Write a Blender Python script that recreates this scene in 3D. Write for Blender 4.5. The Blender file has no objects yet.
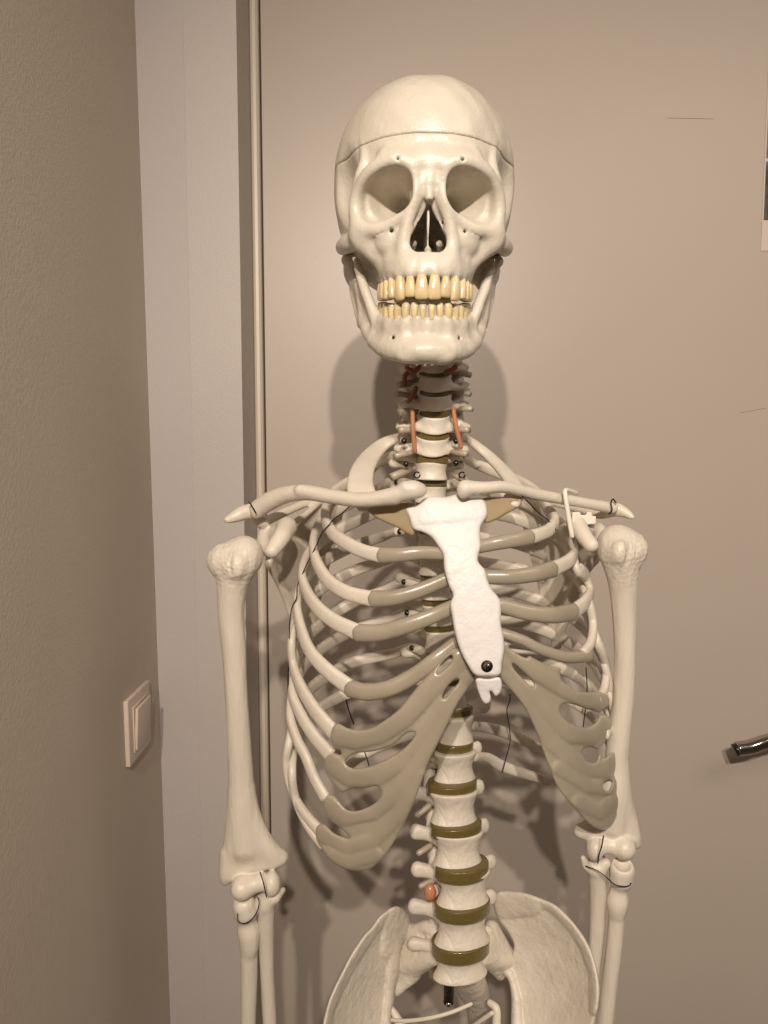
import bpy, bmesh, math, random
import numpy as np
from mathutils import Vector, Matrix, Euler

random.seed(4)
C = bpy.context.scene.collection
SC = bpy.context.scene

# ------------------------------------------------------------------ camera, light, exposure
PITCH = math.radians(5.0)
F = 769.0
CAM = (0.0, -1.12, 1.45)
cam_d = bpy.data.cameras.new('camera')
cam = bpy.data.objects.new('camera', cam_d); C.objects.link(cam)
cam_d.sensor_fit = 'VERTICAL'; cam_d.sensor_height = 24.0; cam_d.lens = F / 1024 * 24.0
cam_d.clip_start = 0.02
cam.location = CAM; cam.rotation_euler = (math.pi / 2 - PITCH, 0, 0)
SC.camera = cam

w = bpy.data.worlds.new('world'); SC.world = w; w.use_nodes = True
w.node_tree.nodes['Background'].inputs['Color'].default_value = (1.0, 0.88, 0.78, 1)
w.node_tree.nodes['Background'].inputs['Strength'].default_value = 0.03


def spot(name, loc, power, radius, color, target=(0.42, 0, 1.14), size=80):
    d = bpy.data.lights.new(name, 'SPOT'); d.energy = power; d.shadow_soft_size = radius; d.color = color
    d.spot_size = math.radians(size); d.spot_blend = 1.0
    o = bpy.data.objects.new(name, d); C.objects.link(o); o.location = loc
    o.rotation_euler = (Vector(target) - Vector(loc)).to_track_quat('-Z', 'Y').to_euler()
    return o


WARM = (1.0, 0.87, 0.745)
spot('ceiling_spot_light', (0.09, -2.05, 2.19), 76, 0.018, WARM)
spot('ceiling_spot_light', (-0.136, -2.05, 2.19), 76, 0.018, WARM)
ad = bpy.data.lights.new('soft_fill_light', 'AREA'); ad.energy = 9; ad.size = 0.7; ad.color = (1.0, 0.88, 0.78)
ao = bpy.data.objects.new('soft_fill_light', ad); C.objects.link(ao); ao.location = (1.0, -1.5, 2.45)  # unseen soft fill, added to brighten the right side of the door

vs = SC.view_settings
vs.view_transform = 'Standard'; vs.look = 'None'; vs.gamma = 1; vs.exposure = 0.0
vs.use_curve_mapping = False

# ------------------------------------------------------------------ pixel <-> place
cs, sn = math.cos(PITCH), math.sin(PITCH)


def P(px, py, Y):
    a = (px - 384) / F; b = (512 - py) / F
    dy = cs + b * sn; dz = -sn + b * cs
    t = (Y - CAM[1]) / dy
    return np.array((CAM[0] + a * t, Y, CAM[2] + dz * t))


def proj(x, y, z):
    ry = y - CAM[1]; rz = z - CAM[2]
    dc = ry * cs - rz * sn; up = ry * sn + rz * cs
    return 384 + F * (x - CAM[0]) / dc, 512 - F * up / dc


def mpp(px, py, Y):                       # metres per pixel there
    p = P(px, py, Y); return ((p[1] - CAM[1]) * cs - (p[2] - CAM[2]) * sn) / F


# ------------------------------------------------------------------ materials
def mat(name, color, rough=0.5, bump=0.0, bscale=60, spec=0.5, metal=0.0, mottle=0.0, mscale=12, mcol=None,
        sss=0.0, coat=0.0, trans=0.0, bump2=0.0, b2scale=400, streak=False):
    m = bpy.data.materials.new(name); m.use_nodes = True
    nt = m.node_tree; b = nt.nodes['Principled BSDF']; L = nt.links.new
    b.inputs['Base Color'].default_value = (*color, 1); b.inputs['Roughness'].default_value = rough
    b.inputs['Metallic'].default_value = metal; b.inputs['Specular IOR Level'].default_value = spec
    b.inputs['Coat Weight'].default_value = coat; b.inputs['Coat Roughness'].default_value = 0.12
    b.inputs['Transmission Weight'].default_value = trans
    if sss:
        b.inputs['Subsurface Weight'].default_value = sss
        b.inputs['Subsurface Radius'].default_value = (1, 0.7, 0.45); b.inputs['Subsurface Scale'].default_value = 0.006
    tc = nt.nodes.new('ShaderNodeTexCoord')
    src = tc.outputs['Object']
    if streak:
        mp = nt.nodes.new('ShaderNodeMapping'); mp.inputs['Scale'].default_value = (1, 1, 0.18)
        L(src, mp.inputs['Vector']); src = mp.outputs[0]
    if mottle:
        n = nt.nodes.new('ShaderNodeTexNoise'); n.inputs['Scale'].default_value = mscale; n.inputs['Detail'].default_value = 5
        L(src, n.inputs['Vector'])
        r = nt.nodes.new('ShaderNodeValToRGB'); r.color_ramp.elements[0].position = 0.35; r.color_ramp.elements[1].position = 0.7
        c2 = mcol or tuple(c * (1 - mottle) for c in color)
        r.color_ramp.elements[0].color = (*c2, 1); r.color_ramp.elements[1].color = (*color, 1)
        L(n.outputs['Fac'], r.inputs[0]); L(r.outputs[0], b.inputs['Base Color'])
    prev = None
    for s, sc, dist in ((bump, bscale, 0.004), (bump2, b2scale, 0.001)):
        if not s: continue
        n = nt.nodes.new('ShaderNodeTexNoise'); n.inputs['Scale'].default_value = sc; n.inputs['Detail'].default_value = 4
        L(src, n.inputs['Vector'])
        bp = nt.nodes.new('ShaderNodeBump'); bp.inputs['Strength'].default_value = s; bp.inputs['Distance'].default_value = dist
        L(n.outputs['Fac'], bp.inputs['Height'])
        if prev: L(prev.outputs[0], bp.inputs['Normal'])
        prev = bp
    if prev: L(prev.outputs[0], b.inputs['Normal'])
    return m


M = {}
M['bone'] = mat('bone_plastic', (0.68, 0.615, 0.515), 0.42, 0.25, 70, mottle=0.12, mscale=25, sss=0.12, bump2=0.3, b2scale=500)
M['skull'] = mat('skull_plastic', (0.64, 0.585, 0.49), 0.36, 0.3, 70, mottle=0.07, mscale=18, sss=0.12, bump2=0.25, b2scale=450)
M['bone_streak'] = mat('ridged_bone_plastic', (0.68, 0.615, 0.515), 0.42, 0.35, 150, mottle=0.12, mscale=40, sss=0.1, streak=True)
M['rough_bone'] = mat('rough_bone_plastic', (0.68, 0.615, 0.515), 0.42, 0.4, 120, mottle=0.14, mscale=40, sss=0.1, bump2=0.5, b2scale=350)
M['sternum'] = mat('white_plaster', (0.72, 0.69, 0.66), 0.45, 0.3, 110, mottle=0.04, mscale=40, bump2=0.25, b2scale=400)
M['cartilage'] = mat('cartilage_rubber', (0.375, 0.325, 0.245), 0.3, 0.2, 45, mottle=0.16, mscale=22, sss=0.35, coat=0.15)
M['amber'] = mat('translucent_amber_rubber', (0.42, 0.33, 0.20), 0.35, 0.1, 60, sss=0.5, mottle=0.1)
M['disc'] = mat('olive_disc_rubber', (0.165, 0.122, 0.035), 0.13, 0.15, 80, mottle=0.4, mscale=30, coat=0.5)
M['nerve'] = mat('nerve_rubber', (0.40, 0.34, 0.25), 0.4, coat=0.2, mottle=0.1)
M['artery'] = mat('orange_artery_rubber', (0.50, 0.21, 0.105), 0.4, coat=0.2)
M['redart'] = mat('red_brown_rubber', (0.26, 0.07, 0.035), 0.4, coat=0.2)
M['tooth'] = mat('tooth_enamel', (0.72, 0.585, 0.335), 0.22, 0.1, 200, mottle=0.15, mscale=120, sss=0.15, coat=0.3)
M['wire'] = mat('black_wire', (0.02, 0.017, 0.014), 0.35, metal=0.6)
M['darkmetal'] = mat('dark_screw_metal', (0.06, 0.055, 0.05), 0.3, metal=0.9)
M['chrome'] = mat('brushed_chrome', (0.45, 0.42, 0.38), 0.14, metal=1.0)
M['blackrod'] = mat('black_rod', (0.02, 0.016, 0.012), 0.25, metal=0.4)
M['ligament'] = mat('ligament_cord', (0.62, 0.56, 0.46), 0.5)
M['white_plastic'] = mat('white_plastic', (0.78, 0.72, 0.62), 0.35)
M['door'] = mat('door_laminate', (0.49, 0.425, 0.36), 0.38, 0.0, mottle=0.03, mscale=3, bump2=0.12, b2scale=380, spec=0.4)
M['casing'] = mat('casing_paint', (0.50, 0.455, 0.42), 0.5, mottle=0.03, mscale=3, bump2=0.3, b2scale=350)
M['wall'] = mat('wall_paint', (0.60, 0.53, 0.445), 0.75, mottle=0.04, mscale=3, bump2=0.4, b2scale=260)
M['wallstrip'] = mat('strip_paint', (0.49, 0.445, 0.42), 0.6, mottle=0.03, mscale=3, bump2=0.3, b2scale=350)
M['dimwall'] = mat('dim_wall_paint', (0.30, 0.265, 0.23), 0.8)
M['seal'] = mat('door_seal', (0.66, 0.585, 0.48), 0.4)
M['gap'] = mat('gap_shade_scratch', (0.05, 0.035, 0.025), 0.8)
M['switch'] = mat('switch_plastic', (0.66, 0.56, 0.46), 0.3)
M['floor'] = mat('grey_floor', (0.25, 0.22, 0.19), 0.5, mottle=0.2, mscale=6)
M['ceiling'] = mat('white_ceiling', (0.7, 0.67, 0.62), 0.8)
M['paper'] = mat('photo_paper', (0.62, 0.53, 0.47), 0.4)
M['print'] = mat('dark_print', (0.035, 0.03, 0.027), 0.3, mottle=0.8, mscale=45, mcol=(0.16, 0.14, 0.12))
M['print2'] = mat('grey_print', (0.13, 0.12, 0.11), 0.3, mottle=0.7, mscale=70, mcol=(0.02, 0.018, 0.016))


# ------------------------------------------------------------------ objects
def link(name, me, m, parent=None, smooth=True):
    o = bpy.data.objects.new(name, me); C.objects.link(o)
    if m is not None: me.materials.append(m)
    if smooth:
        me.polygons.foreach_set('use_smooth', [True] * len(me.polygons))
    if parent: o.parent = parent
    return o


def tag(o, label, cat, group=None):
    o['label'] = label; o['category'] = cat
    if group: o['group'] = group
    return o


def from_arrays(name, v, f):
    me = bpy.data.meshes.new(name); me.from_pydata([tuple(map(float, q)) for q in v], [], f); me.update(); return me


def box_mesh(lo, hi, bevel=0.0):
    bm = bmesh.new(); bmesh.ops.create_cube(bm, size=1)
    for v in bm.verts:
        v.co = Vector([(lo[i] + hi[i]) / 2 + v.co[i] * (hi[i] - lo[i]) for i in range(3)])
    if bevel: bmesh.ops.bevel(bm, geom=bm.edges[:] + bm.verts[:], offset=bevel, segments=3, affect='EDGES', profile=0.5)
    me = bpy.data.meshes.new('m'); bm.to_mesh(me); bm.free(); return me


def struct(name, lo, hi, m, bevel=0.0):
    o = link(name, box_mesh(lo, hi, bevel), m, smooth=False); o['kind'] = 'structure'; return o


# ------------------------------------------------------------------ sweeps
def catmull(pts, n=8):
    pts = [np.asarray(p, float) for p in pts]
    ex = [2 * pts[0] - pts[1]] + pts + [2 * pts[-1] - pts[-2]]
    out = []
    for i in range(1, len(ex) - 2):
        p0, p1, p2, p3 = ex[i - 1:i + 3]
        # centripetal
        def tj(ti, a, b): return ti + max(1e-5, np.linalg.norm(b[:3] - a[:3])) ** 0.5
        t0 = 0; t1 = tj(t0, p0, p1); t2 = tj(t1, p1, p2); t3 = tj(t2, p2, p3)
        for k in range(n):
            t = t1 + (t2 - t1) * k / n
            A1 = (t1 - t) / (t1 - t0) * p0 + (t - t0) / (t1 - t0) * p1
            A2 = (t2 - t) / (t2 - t1) * p1 + (t - t1) / (t2 - t1) * p2
            A3 = (t3 - t) / (t3 - t2) * p2 + (t - t2) / (t3 - t2) * p3
            B1 = (t2 - t) / (t2 - t0) * A1 + (t - t0) / (t2 - t0) * A2
            B2 = (t3 - t) / (t3 - t1) * A2 + (t - t1) / (t3 - t1) * A3
            out.append((t2 - t) / (t2 - t1) * B1 + (t - t1) / (t2 - t1) * B2)
    out.append(pts[-1]); return np.array(out)


def sweep(path, ha, hb, normal_fn=None, nseg=14, power=2.3, round_ends=(True, True)):
    """path Nx3; ha half-size along the outward normal, hb along the binormal (scalars or arrays)"""
    path = np.asarray(path, float); n = len(path)
    ha = np.broadcast_to(np.asarray(ha, float), (n,)).copy(); hb = np.broadcast_to(np.asarray(hb, float), (n,)).copy()
    T = np.gradient(path, axis=0); T /= np.linalg.norm(T, axis=1)[:, None] + 1e-9
    if round_ends[0]:
        e = [path[0] - T[0] * ha[0] * k for k in (0.9, 0.6)]
        path = np.vstack([e, path]); T = np.vstack([[T[0]] * 2, T]); ha = np.r_[ha[0] * .35, ha[0] * .75, ha]; hb = np.r_[hb[0] * .35, hb[0] * .75, hb]
    if round_ends[1]:
        e = [path[-1] + T[-1] * ha[-1] * k for k in (0.6, 0.9)]
        path = np.vstack([path, e]); T = np.vstack([T, [T[-1]] * 2]); ha = np.r_[ha, ha[-1] * .75, ha[-1] * .35]; hb = np.r_[hb, hb[-1] * .75, hb[-1] * .35]
    n = len(path); V = []; N = np.array([0, -1.0, 0.01])
    ang = np.linspace(0, 2 * math.pi, nseg, endpoint=False)
    cx = np.sign(np.cos(ang)) * np.abs(np.cos(ang)) ** (2 / power); cy = np.sign(np.sin(ang)) * np.abs(np.sin(ang)) ** (2 / power)
    for i in range(n):
        if normal_fn is not None: N = normal_fn(path[i])
        Ni = N - T[i] * np.dot(N, T[i]); Ni /= np.linalg.norm(Ni) + 1e-9
        if normal_fn is None: N = Ni
        B = np.cross(T[i], Ni)
        V.append(path[i] + np.outer(cx * ha[i], Ni) + np.outer(cy * hb[i], B))
    V = np.vstack(V); Fc = []
    for i in range(n - 1):
        for k in range(nseg):
            k2 = (k + 1) % nseg
            Fc.append((i * nseg + k, i * nseg + k2, (i + 1) * nseg + k2, (i + 1) * nseg + k))
    Fc.append(tuple(range(nseg))[::-1]); Fc.append(tuple((n - 1) * nseg + k for k in range(nseg)))
    return V, Fc


def sweep_obj(name, path, ha, hb, m, parent=None, **kw):
    v, f = sweep(path, ha, hb, **kw)
    me = from_arrays(name, v, f)
    bm = bmesh.new(); bm.from_mesh(me); bmesh.ops.recalc_face_normals(bm, faces=bm.faces[:]); bm.to_mesh(me); bm.free()
    return link(name, me, m, parent)


def wire(name, pts, r, m, parent=None, n=6):
    return sweep_obj(name, catmull(pts, n), r, r, m, parent, nseg=8, power=2.0)


# ------------------------------------------------------------------ implicit surfaces
class G:
    def __init__(s, lo, hi, h):
        s.lo = np.array(lo, float); s.h = h
        s.n = (np.ceil((np.array(hi) - s.lo) / h).astype(int) + 1)
        ax = [(s.lo[i] + h * np.arange(s.n[i])).astype(np.float32) for i in range(3)]
        s.x, s.y, s.z = np.meshgrid(*ax, indexing='ij', sparse=True)
        s.f = np.full(tuple(s.n), 1e3, np.float32)


def smin(a, b, k):
    if k <= 0: return np.minimum(a, b)
    h = np.maximum(k - np.abs(a - b), 0) / k
    return np.minimum(a, b) - h * h * k * 0.25


def smax(a, b, k): return -smin(-a, -b, k)


def ell(x, y, z, c, r):
    a = (x - c[0]) / r[0]; b = (y - c[1]) / r[1]; d = (z - c[2]) / r[2]
    k0 = np.sqrt(a * a + b * b + d * d); k1 = np.sqrt((a / r[0]) ** 2 + (b / r[1]) ** 2 + (d / r[2]) ** 2) + 1e-9
    return k0 * (k0 - 1) / k1


def sup(x, y, z, c, r, n):
    k0 = (np.abs((x - c[0]) / r[0]) ** n + np.abs((y - c[1]) / r[1]) ** n + np.abs((z - c[2]) / r[2]) ** n) ** (1 / n)
    return (k0 - 1) * min(r)


def cap(x, y, z, a, b, ra, rb=None):
    if rb is None: rb = ra
    a = np.asarray(a, float); b = np.asarray(b, float); d = b - a; L2 = float(d @ d) + 1e-12
    t = np.clip(((x - a[0]) * d[0] + (y - a[1]) * d[1] + (z - a[2]) * d[2]) / L2, 0, 1)
    return np.sqrt((x - a[0] - t * d[0]) ** 2 + (y - a[1] - t * d[1]) ** 2 + (z - a[2] - t * d[2]) ** 2) - (ra + (rb - ra) * t)


def chain(x, y, z, pts, rs, k=0.0):
    if np.isscalar(rs): rs = [rs] * len(pts)
    if k and len(pts) > 2:
        cc = catmull([np.r_[np.asarray(a_, float), b_] for a_, b_ in zip(pts, rs)], 4); pts = [c_[:3] for c_ in cc]; rs = [float(c_[3]) for c_ in cc]
    k = 0
    f = None
    for i in range(len(pts) - 1):
        g = cap(x, y, z, pts[i], pts[i + 1], rs[i], rs[i + 1])
        f = g if f is None else smin(f, g, k)
    return f


def rbox(x, y, z, c, r, rad=0.0):
    qx = np.abs(x - c[0]) - r[0] + rad; qy = np.abs(y - c[1]) - r[1] + rad; qz = np.abs(z - c[2]) - r[2] + rad
    return np.sqrt(np.maximum(qx, 0) ** 2 + np.maximum(qy, 0) ** 2 + np.maximum(qz, 0) ** 2) + np.minimum(np.maximum(np.maximum(qx, qy), qz), 0) - rad


def tri(x, y, z, a, b, c, th):
    """distance to a triangle minus thickness"""
    a, b, c = (np.asarray(q, float) for q in (a, b, c))
    n = np.cross(b - a, c - a); n /= np.linalg.norm(n)
    dpl = (x - a[0]) * n[0] + (y - a[1]) * n[1] + (z - a[2]) * n[2]
    ins = None; de = None
    for p, q in ((a, b), (b, c), (c, a)):
        e = q - p; m = np.cross(n, e); m /= np.linalg.norm(m)
        s = (x - p[0]) * m[0] + (y - p[1]) * m[1] + (z - p[2]) * m[2]
        ins = (s >= 0) if ins is None else (ins & (s >= 0))
        g = cap(x, y, z, p, q, 0.0); de = g if de is None else np.minimum(de, g)
    return np.where(ins, np.abs(dpl), de) - th


def nets(g, f, xf=None):
    """surface nets -> verts, quads"""
    f = f.astype(np.float32); f[np.abs(f) < 1e-9] = 1e-9
    f = f.copy()
    for ax in range(3):
        sl = [slice(None)] * 3
        for e in (0, -1):
            sl[ax] = e; f[tuple(sl)] = np.maximum(f[tuple(sl)], g.h * 0.5)
    n = f.shape; ins = f < 0
    cnt = np.zeros((n[0] - 1, n[1] - 1, n[2] - 1), np.int16); acc = np.zeros(cnt.shape + (3,), np.float32)
    c = lambda a, i, j, k: a[i:n[0] - 1 + i, j:n[1] - 1 + j, k:n[2] - 1 + k]
    corners = [(i, j, k) for i in (0, 1) for j in (0, 1) for k in (0, 1)]
    s = sum(c(ins, *q).astype(np.int8) for q in corners)
    act = (s > 0) & (s < 8); idx = np.argwhere(act)
    vid = -np.ones(cnt.shape, np.int64); vid[act] = np.arange(len(idx))
    cnt = np.zeros(len(idx)); acc = np.zeros((len(idx), 3))
    for q in corners:
        for ax in range(3):
            if q[ax]: continue
            r = list(q); r[ax] = 1
            fa = f[idx[:, 0] + q[0], idx[:, 1] + q[1], idx[:, 2] + q[2]]; fb = f[idx[:, 0] + r[0], idx[:, 1] + r[1], idx[:, 2] + r[2]]
            m = (fa < 0) != (fb < 0); t = np.where(m, fa / np.where(m, fa - fb, 1), 0)
            p = np.tile(np.array(q, float), (len(idx), 1)); p[:, ax] = t
            acc[m] += p[m]; cnt[m] += 1
    V = g.lo + g.h * (idx + acc / cnt[:, None])
    quads = []
    for ax in range(3):
        o1, o2 = [(1, 2), (2, 0), (0, 1)][ax]
        sl0 = [slice(1, -1)] * 3; sl1 = [slice(1, -1)] * 3
        sl0[ax] = slice(0, n[ax] - 1); sl1[ax] = slice(1, n[ax])
        A = ins[tuple(sl0)]; B = ins[tuple(sl1)]
        e = np.argwhere(A != B); flip = A[A != B]
        e = e + np.array([0 if a == ax else 1 for a in range(3)])
        d1 = np.zeros(3, int); d1[o1] = 1; d2 = np.zeros(3, int); d2[o2] = 1
        q = [vid[tuple((e - u).T)] for u in (d1 + d2, d2, d1 * 0, d1)]
        q = np.stack(q, 1); q[~flip] = q[~flip][:, ::-1]
        quads.append(q)
    return V, np.vstack(quads)


def sdf_mesh(name, g, f, xf=None, scale=1.0, passes=2, keep=None):
    V, Q = nets(g, f); V = V * scale
    E_ = np.concatenate([Q[:, [0, 1]], Q[:, [1, 2]], Q[:, [2, 3]], Q[:, [3, 0]]]); cn = np.bincount(E_[:, 0], minlength=len(V)) + 1e-9
    fix = np.ones(len(V)) if keep is None else (np.abs(V[:, 2] - keep) > .13).astype(float)
    for lam in [0.5] * passes if passes < 4 else [0.5, -0.52] * passes:
        A_ = np.stack([np.bincount(E_[:, 0], weights=V[E_[:, 1], i], minlength=len(V)) / cn for i in range(3)], 1)
        V = V + lam * (A_ - V) * ((cn > 1) * fix)[:, None]
    if xf is not None: V = xf(V)
    me = bpy.data.meshes.new(name)
    me.vertices.add(len(V)); me.vertices.foreach_set('co', V.astype(np.float32).ravel())
    me.loops.add(Q.size); me.loops.foreach_set('vertex_index', Q.astype(np.int32).ravel())
    me.polygons.add(len(Q)); me.polygons.foreach_set('loop_start', np.arange(0, Q.size, 4, dtype=np.int32))
    me.polygons.foreach_set('loop_total', np.full(len(Q), 4, np.int32))
    me.update(calc_edges=True); me.validate()
    return me


def bounds(pts, pad):
    a = np.array(pts); return a.min(0) - pad, a.max(0) + pad


def px_bone(name, prims, m, parent, h=0.0012, pad=0.012, k=0.006, post=None):
    """prims: ('c', [(px,py,Y,rpx)...], k) chains / ('e',(px,py,Y),(rx,ry,rz in px),k) / ('t', 3x(px,py,Y), rpx, k)
       / ('-e',...) ; all sizes in photo pixels at that depth"""
    W = []; pts = []
    for p in prims:
        if p[0] in ('c', '-c'):
            q = [P(*n[:3]) for n in p[1]]; r = [n[3] * mpp(*n[:3]) for n in p[1]]
            if len(q) > 2:
                cc = catmull([np.r_[a_, b_] for a_, b_ in zip(q, r)], 5); q = [c_[:3] for c_ in cc]; r = [float(c_[3]) for c_ in cc]
            W.append((p[0], q, r, p[2] if len(p) > 2 else k)); 
            if p[0] == 'c':
                for a, b in zip(q, r): pts += [a - b, a + b]
        elif p[0] in ('e', '-e'):
            q = P(*p[1]); r = np.array(p[2]) * mpp(*p[1]); W.append((p[0], q, r, p[3] if len(p) > 3 else k))
            if p[0] == 'e': pts += [q - r, q + r]
        elif p[0] == 't':
            q = [P(*n) for n in p[1]]; r = p[2] * mpp(*p[1][0]); W.append((p[0], q, r, p[3] if len(p) > 3 else k)); pts += q
    lo, hi = bounds(pts, pad); g = G(lo, hi, h); x, y, z = g.x, g.y, g.z; f = g.f
    for p in W:
        if p[0] == 'c': f = smin(f, chain(x, y, z, p[1], p[2]), p[3])
        elif p[0] == 'e': f = smin(f, ell(x, y, z, p[1], p[2]), p[3])
        elif p[0] == 't': f = smin(f, tri(x, y, z, *p[1], p[2]), p[3])
        elif p[0] == '-e': f = smax(f, -ell(x, y, z, p[1], p[2]), p[3])
        elif p[0] == '-c': f = smax(f, -chain(x, y, z, p[1], p[2]), p[3])
    if post: f = post(f, x, y, z)
    return link(name, sdf_mesh(name, g, f), m, parent)


def poly_sdf(u, v, poly):
    d = np.full(u.shape, 1e9, np.float32); s = np.ones(u.shape, np.float32); n = len(poly)
    for i in range(n):
        ax, ay = poly[i]; bx, by = poly[i - 1]
        ex, ey = bx - ax, by - ay; wx, wy = u - ax, v - ay
        t = np.clip((wx * ex + wy * ey) / (ex * ex + ey * ey + 1e-9), 0, 1)
        d = np.minimum(d, (wx - ex * t) ** 2 + (wy - ey * t) ** 2)
        c1 = v >= ay; c2 = v < by; c3 = ex * wy > ey * wx
        s = np.where((c1 & c2 & c3) | (~c1 & ~c2 & ~c3), -s, s)
    return s * np.sqrt(d)


def smooth_poly(poly, n=4):
    a = [np.array([p[0], p[1], 0.0]) for p in poly]
    ex = a[-2:] + a + a[:2]; c = catmull(ex, n)
    return [(q[0], q[1]) for q in c[n * 2: n * (len(a) + 2)]]


def relief(name, outline, ctrl, th, m, parent, holes=(), ridges=(), h=0.0012, r=0.0018, smooth=True, extra=None, quad=True):
    """a curved plate of real thickness: outline (seen from the front), depth from control points"""
    poly = smooth_poly(outline) if smooth else outline
    ctrl = np.array(ctrl, float); u0, v0 = ctrl[:, 0].mean(), ctrl[:, 1].mean()
    def basis(u, v):
        a = (u - u0) / 100; b = (v - v0) / 100
        return [a * 0 + 1, a, b, a * a, a * b, b * b] if quad else [a * 0 + 1, a, b]
    A = np.stack(basis(ctrl[:, 0], ctrl[:, 1]), 1)
    co = np.linalg.lstsq(A, ctrl[:, 2], rcond=None)[0]
    Ys = lambda u, v: sum(c_ * b_ for c_, b_ in zip(co, basis(u, v)))
    pts = []
    for p in outline:
        yy = float(Ys(np.float64(p[0]), np.float64(p[1])))
        pts += [P(p[0], p[1], yy - 0.01), P(p[0], p[1], yy + 0.01)]
    lo, hi = bounds(pts, 0.008); g = G(lo, hi, h)
    U, V = proj(g.x, g.y, g.z)
    U, V = np.broadcast_arrays(U, V); U = U.astype(np.float32); V = V.astype(np.float32)
    Y0 = Ys(U, V); e = 1.0
    gu = (Ys(U + e, V) - Y0) * 1150; gv = (Ys(U, V + e) - Y0) * 1150
    nz = 1 / np.sqrt(1 + gu * gu + gv * gv)
    dz = np.abs(g.y - Y0) * nz
    f = np.full(U.shape, 0.02, np.float32)
    mk = dz < 0.014
    u, v = U[mk], V[mk]
    s = 1 / 1150.0
    d2 = poly_sdf(u, v, poly) * s
    for hpoly in holes: d2 = smax(d2, -poly_sdf(u, v, smooth_poly(hpoly)) * s, 0.002)
    t = np.full(u.shape, th, np.float32)
    for pts_, rad, amp in ridges:
        dd = np.full(u.shape, 1e9, np.float32)
        for i in range(len(pts_) - 1):
            a = pts_[i]; b = pts_[i + 1]; ex, ey = b[0] - a[0], b[1] - a[1]
            tt = np.clip(((u - a[0]) * ex + (v - a[1]) * ey) / (ex * ex + ey * ey), 0, 1)
            dd = np.minimum(dd, np.sqrt((u - a[0] - ex * tt) ** 2 + (v - a[1] - ey * tt) ** 2))
        t = np.maximum(t, th + amp * np.sqrt(np.maximum(0, 1 - (dd / rad) ** 2)))
    a_ = d2 + r; b_ = dz[mk] - (t - r)
    f[mk] = np.sqrt(np.maximum(a_, 0) ** 2 + np.maximum(b_, 0) ** 2) + np.minimum(np.maximum(a_, b_), 0) - r
    if extra: f = extra(f, g.x, g.y, g.z)
    return link(name, sdf_mesh(name, g, f), m, parent)


# ================================================================== THE ROOM
YF = -0.100           # plane of the wall strip around the door
XW = P(152.5, 512, YF)[0]           # left wall plane (its corner leans a little)
w0, w1 = P(134.5, 0, YF), P(170.5, 1024, YF)
slope = (w1[0] - w0[0]) / (w1[2] - w0[2])
wl = struct('wall_left', (-0.5, -3.2, 0), (0, 0.1, 2.5), M['wall'])
for v in wl.data.vertices:
    if v.co.x > -0.1: v.co.x = w0[0] + slope * (v.co.z - w0[2])
struct('floor', (-0.5, -3.2, -0.05), (1.7, 0.1, 0), M['floor'])
struct('ceiling', (-0.5, -3.2, 2.5), (1.7, 0.1, 2.55), M['ceiling'])
struct('wall_right', (1.6, -3.2, 0), (1.7, 0.1, 2.5), M['dimwall'])
struct('wall_rear', (-0.5, -3.3, 0), (1.6, -3.2, 2.5), M['dimwall'])
XS = P(193.5, 512, YF)[0]; XJ = P(244, 500, YF)[0]
struct('wall_back', (-0.5, YF, 0), (XS, 0.1, 2.5), M['wallstrip'])
struct('trim_1', (XS, YF - 0.0004, 0), (XJ, 0.06, 2.3), M['casing'], 0.0005)
# rounded seal strip of the rebate
XE = P(265.2, 500, 0)[0]; wd = XE - XJ
sv = [(XJ + .0002, 0.03), (XJ + .0002, -0.004), (XJ + .15 * wd, -0.0075), (XJ + .4 * wd, -0.0095), (XJ + .7 * wd, -0.0088), (XJ + .92 * wd, -0.005), (XE, 0.0), (XE, 0.03)]
V = [(a, b, zz) for zz in (0.0, 2.3) for a, b in sv]; n = len(sv)
Fq = [(i, (i + 1) % n, n + (i + 1) % n, n + i) for i in range(n)] + [tuple(range(n))[::-1], tuple(range(n, 2 * n))]
o = link('trim_2', from_arrays('trim', V, Fq), M['seal'], smooth=False); o['kind'] = 'structure'
struct('gap_shade_strip', (XE, 0.004, 0), (XE + 0.004, 0.05, 2.3), M['gap'])  # near-black strip: shade of the door gap put into its colour
door = struct('door_1', (XE + .0022, 0.0, 0.006), (0.664, 0.04, 2.28), M['door'], 0.0012)
struct('trim_4', (0.668, YF, 0), (0.76, 0.05, 2.3), M['casing'], 0.001)
struct('trim_5', (XJ, YF, 2.3), (0.76, 0.06, 2.36), M['casing'], 0.001)
struct('wall_front', (0.76, YF + 0.002, 0), (1.6, 0.1, 2.5), M['wallstrip'])
# hairline scratches of the door leaf
for a, b, sc in (((668, 118), (714, 119), 0.00022), ((740, 413), (766, 408), 0.0002)):
    p, q = P(*a, -0.0001), P(*b, -0.0001)
    sweep_obj('scratch', np.array([p, (p + q) / 2, q]), 0.0002, sc, M['gap'], door, nseg=6)

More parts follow.
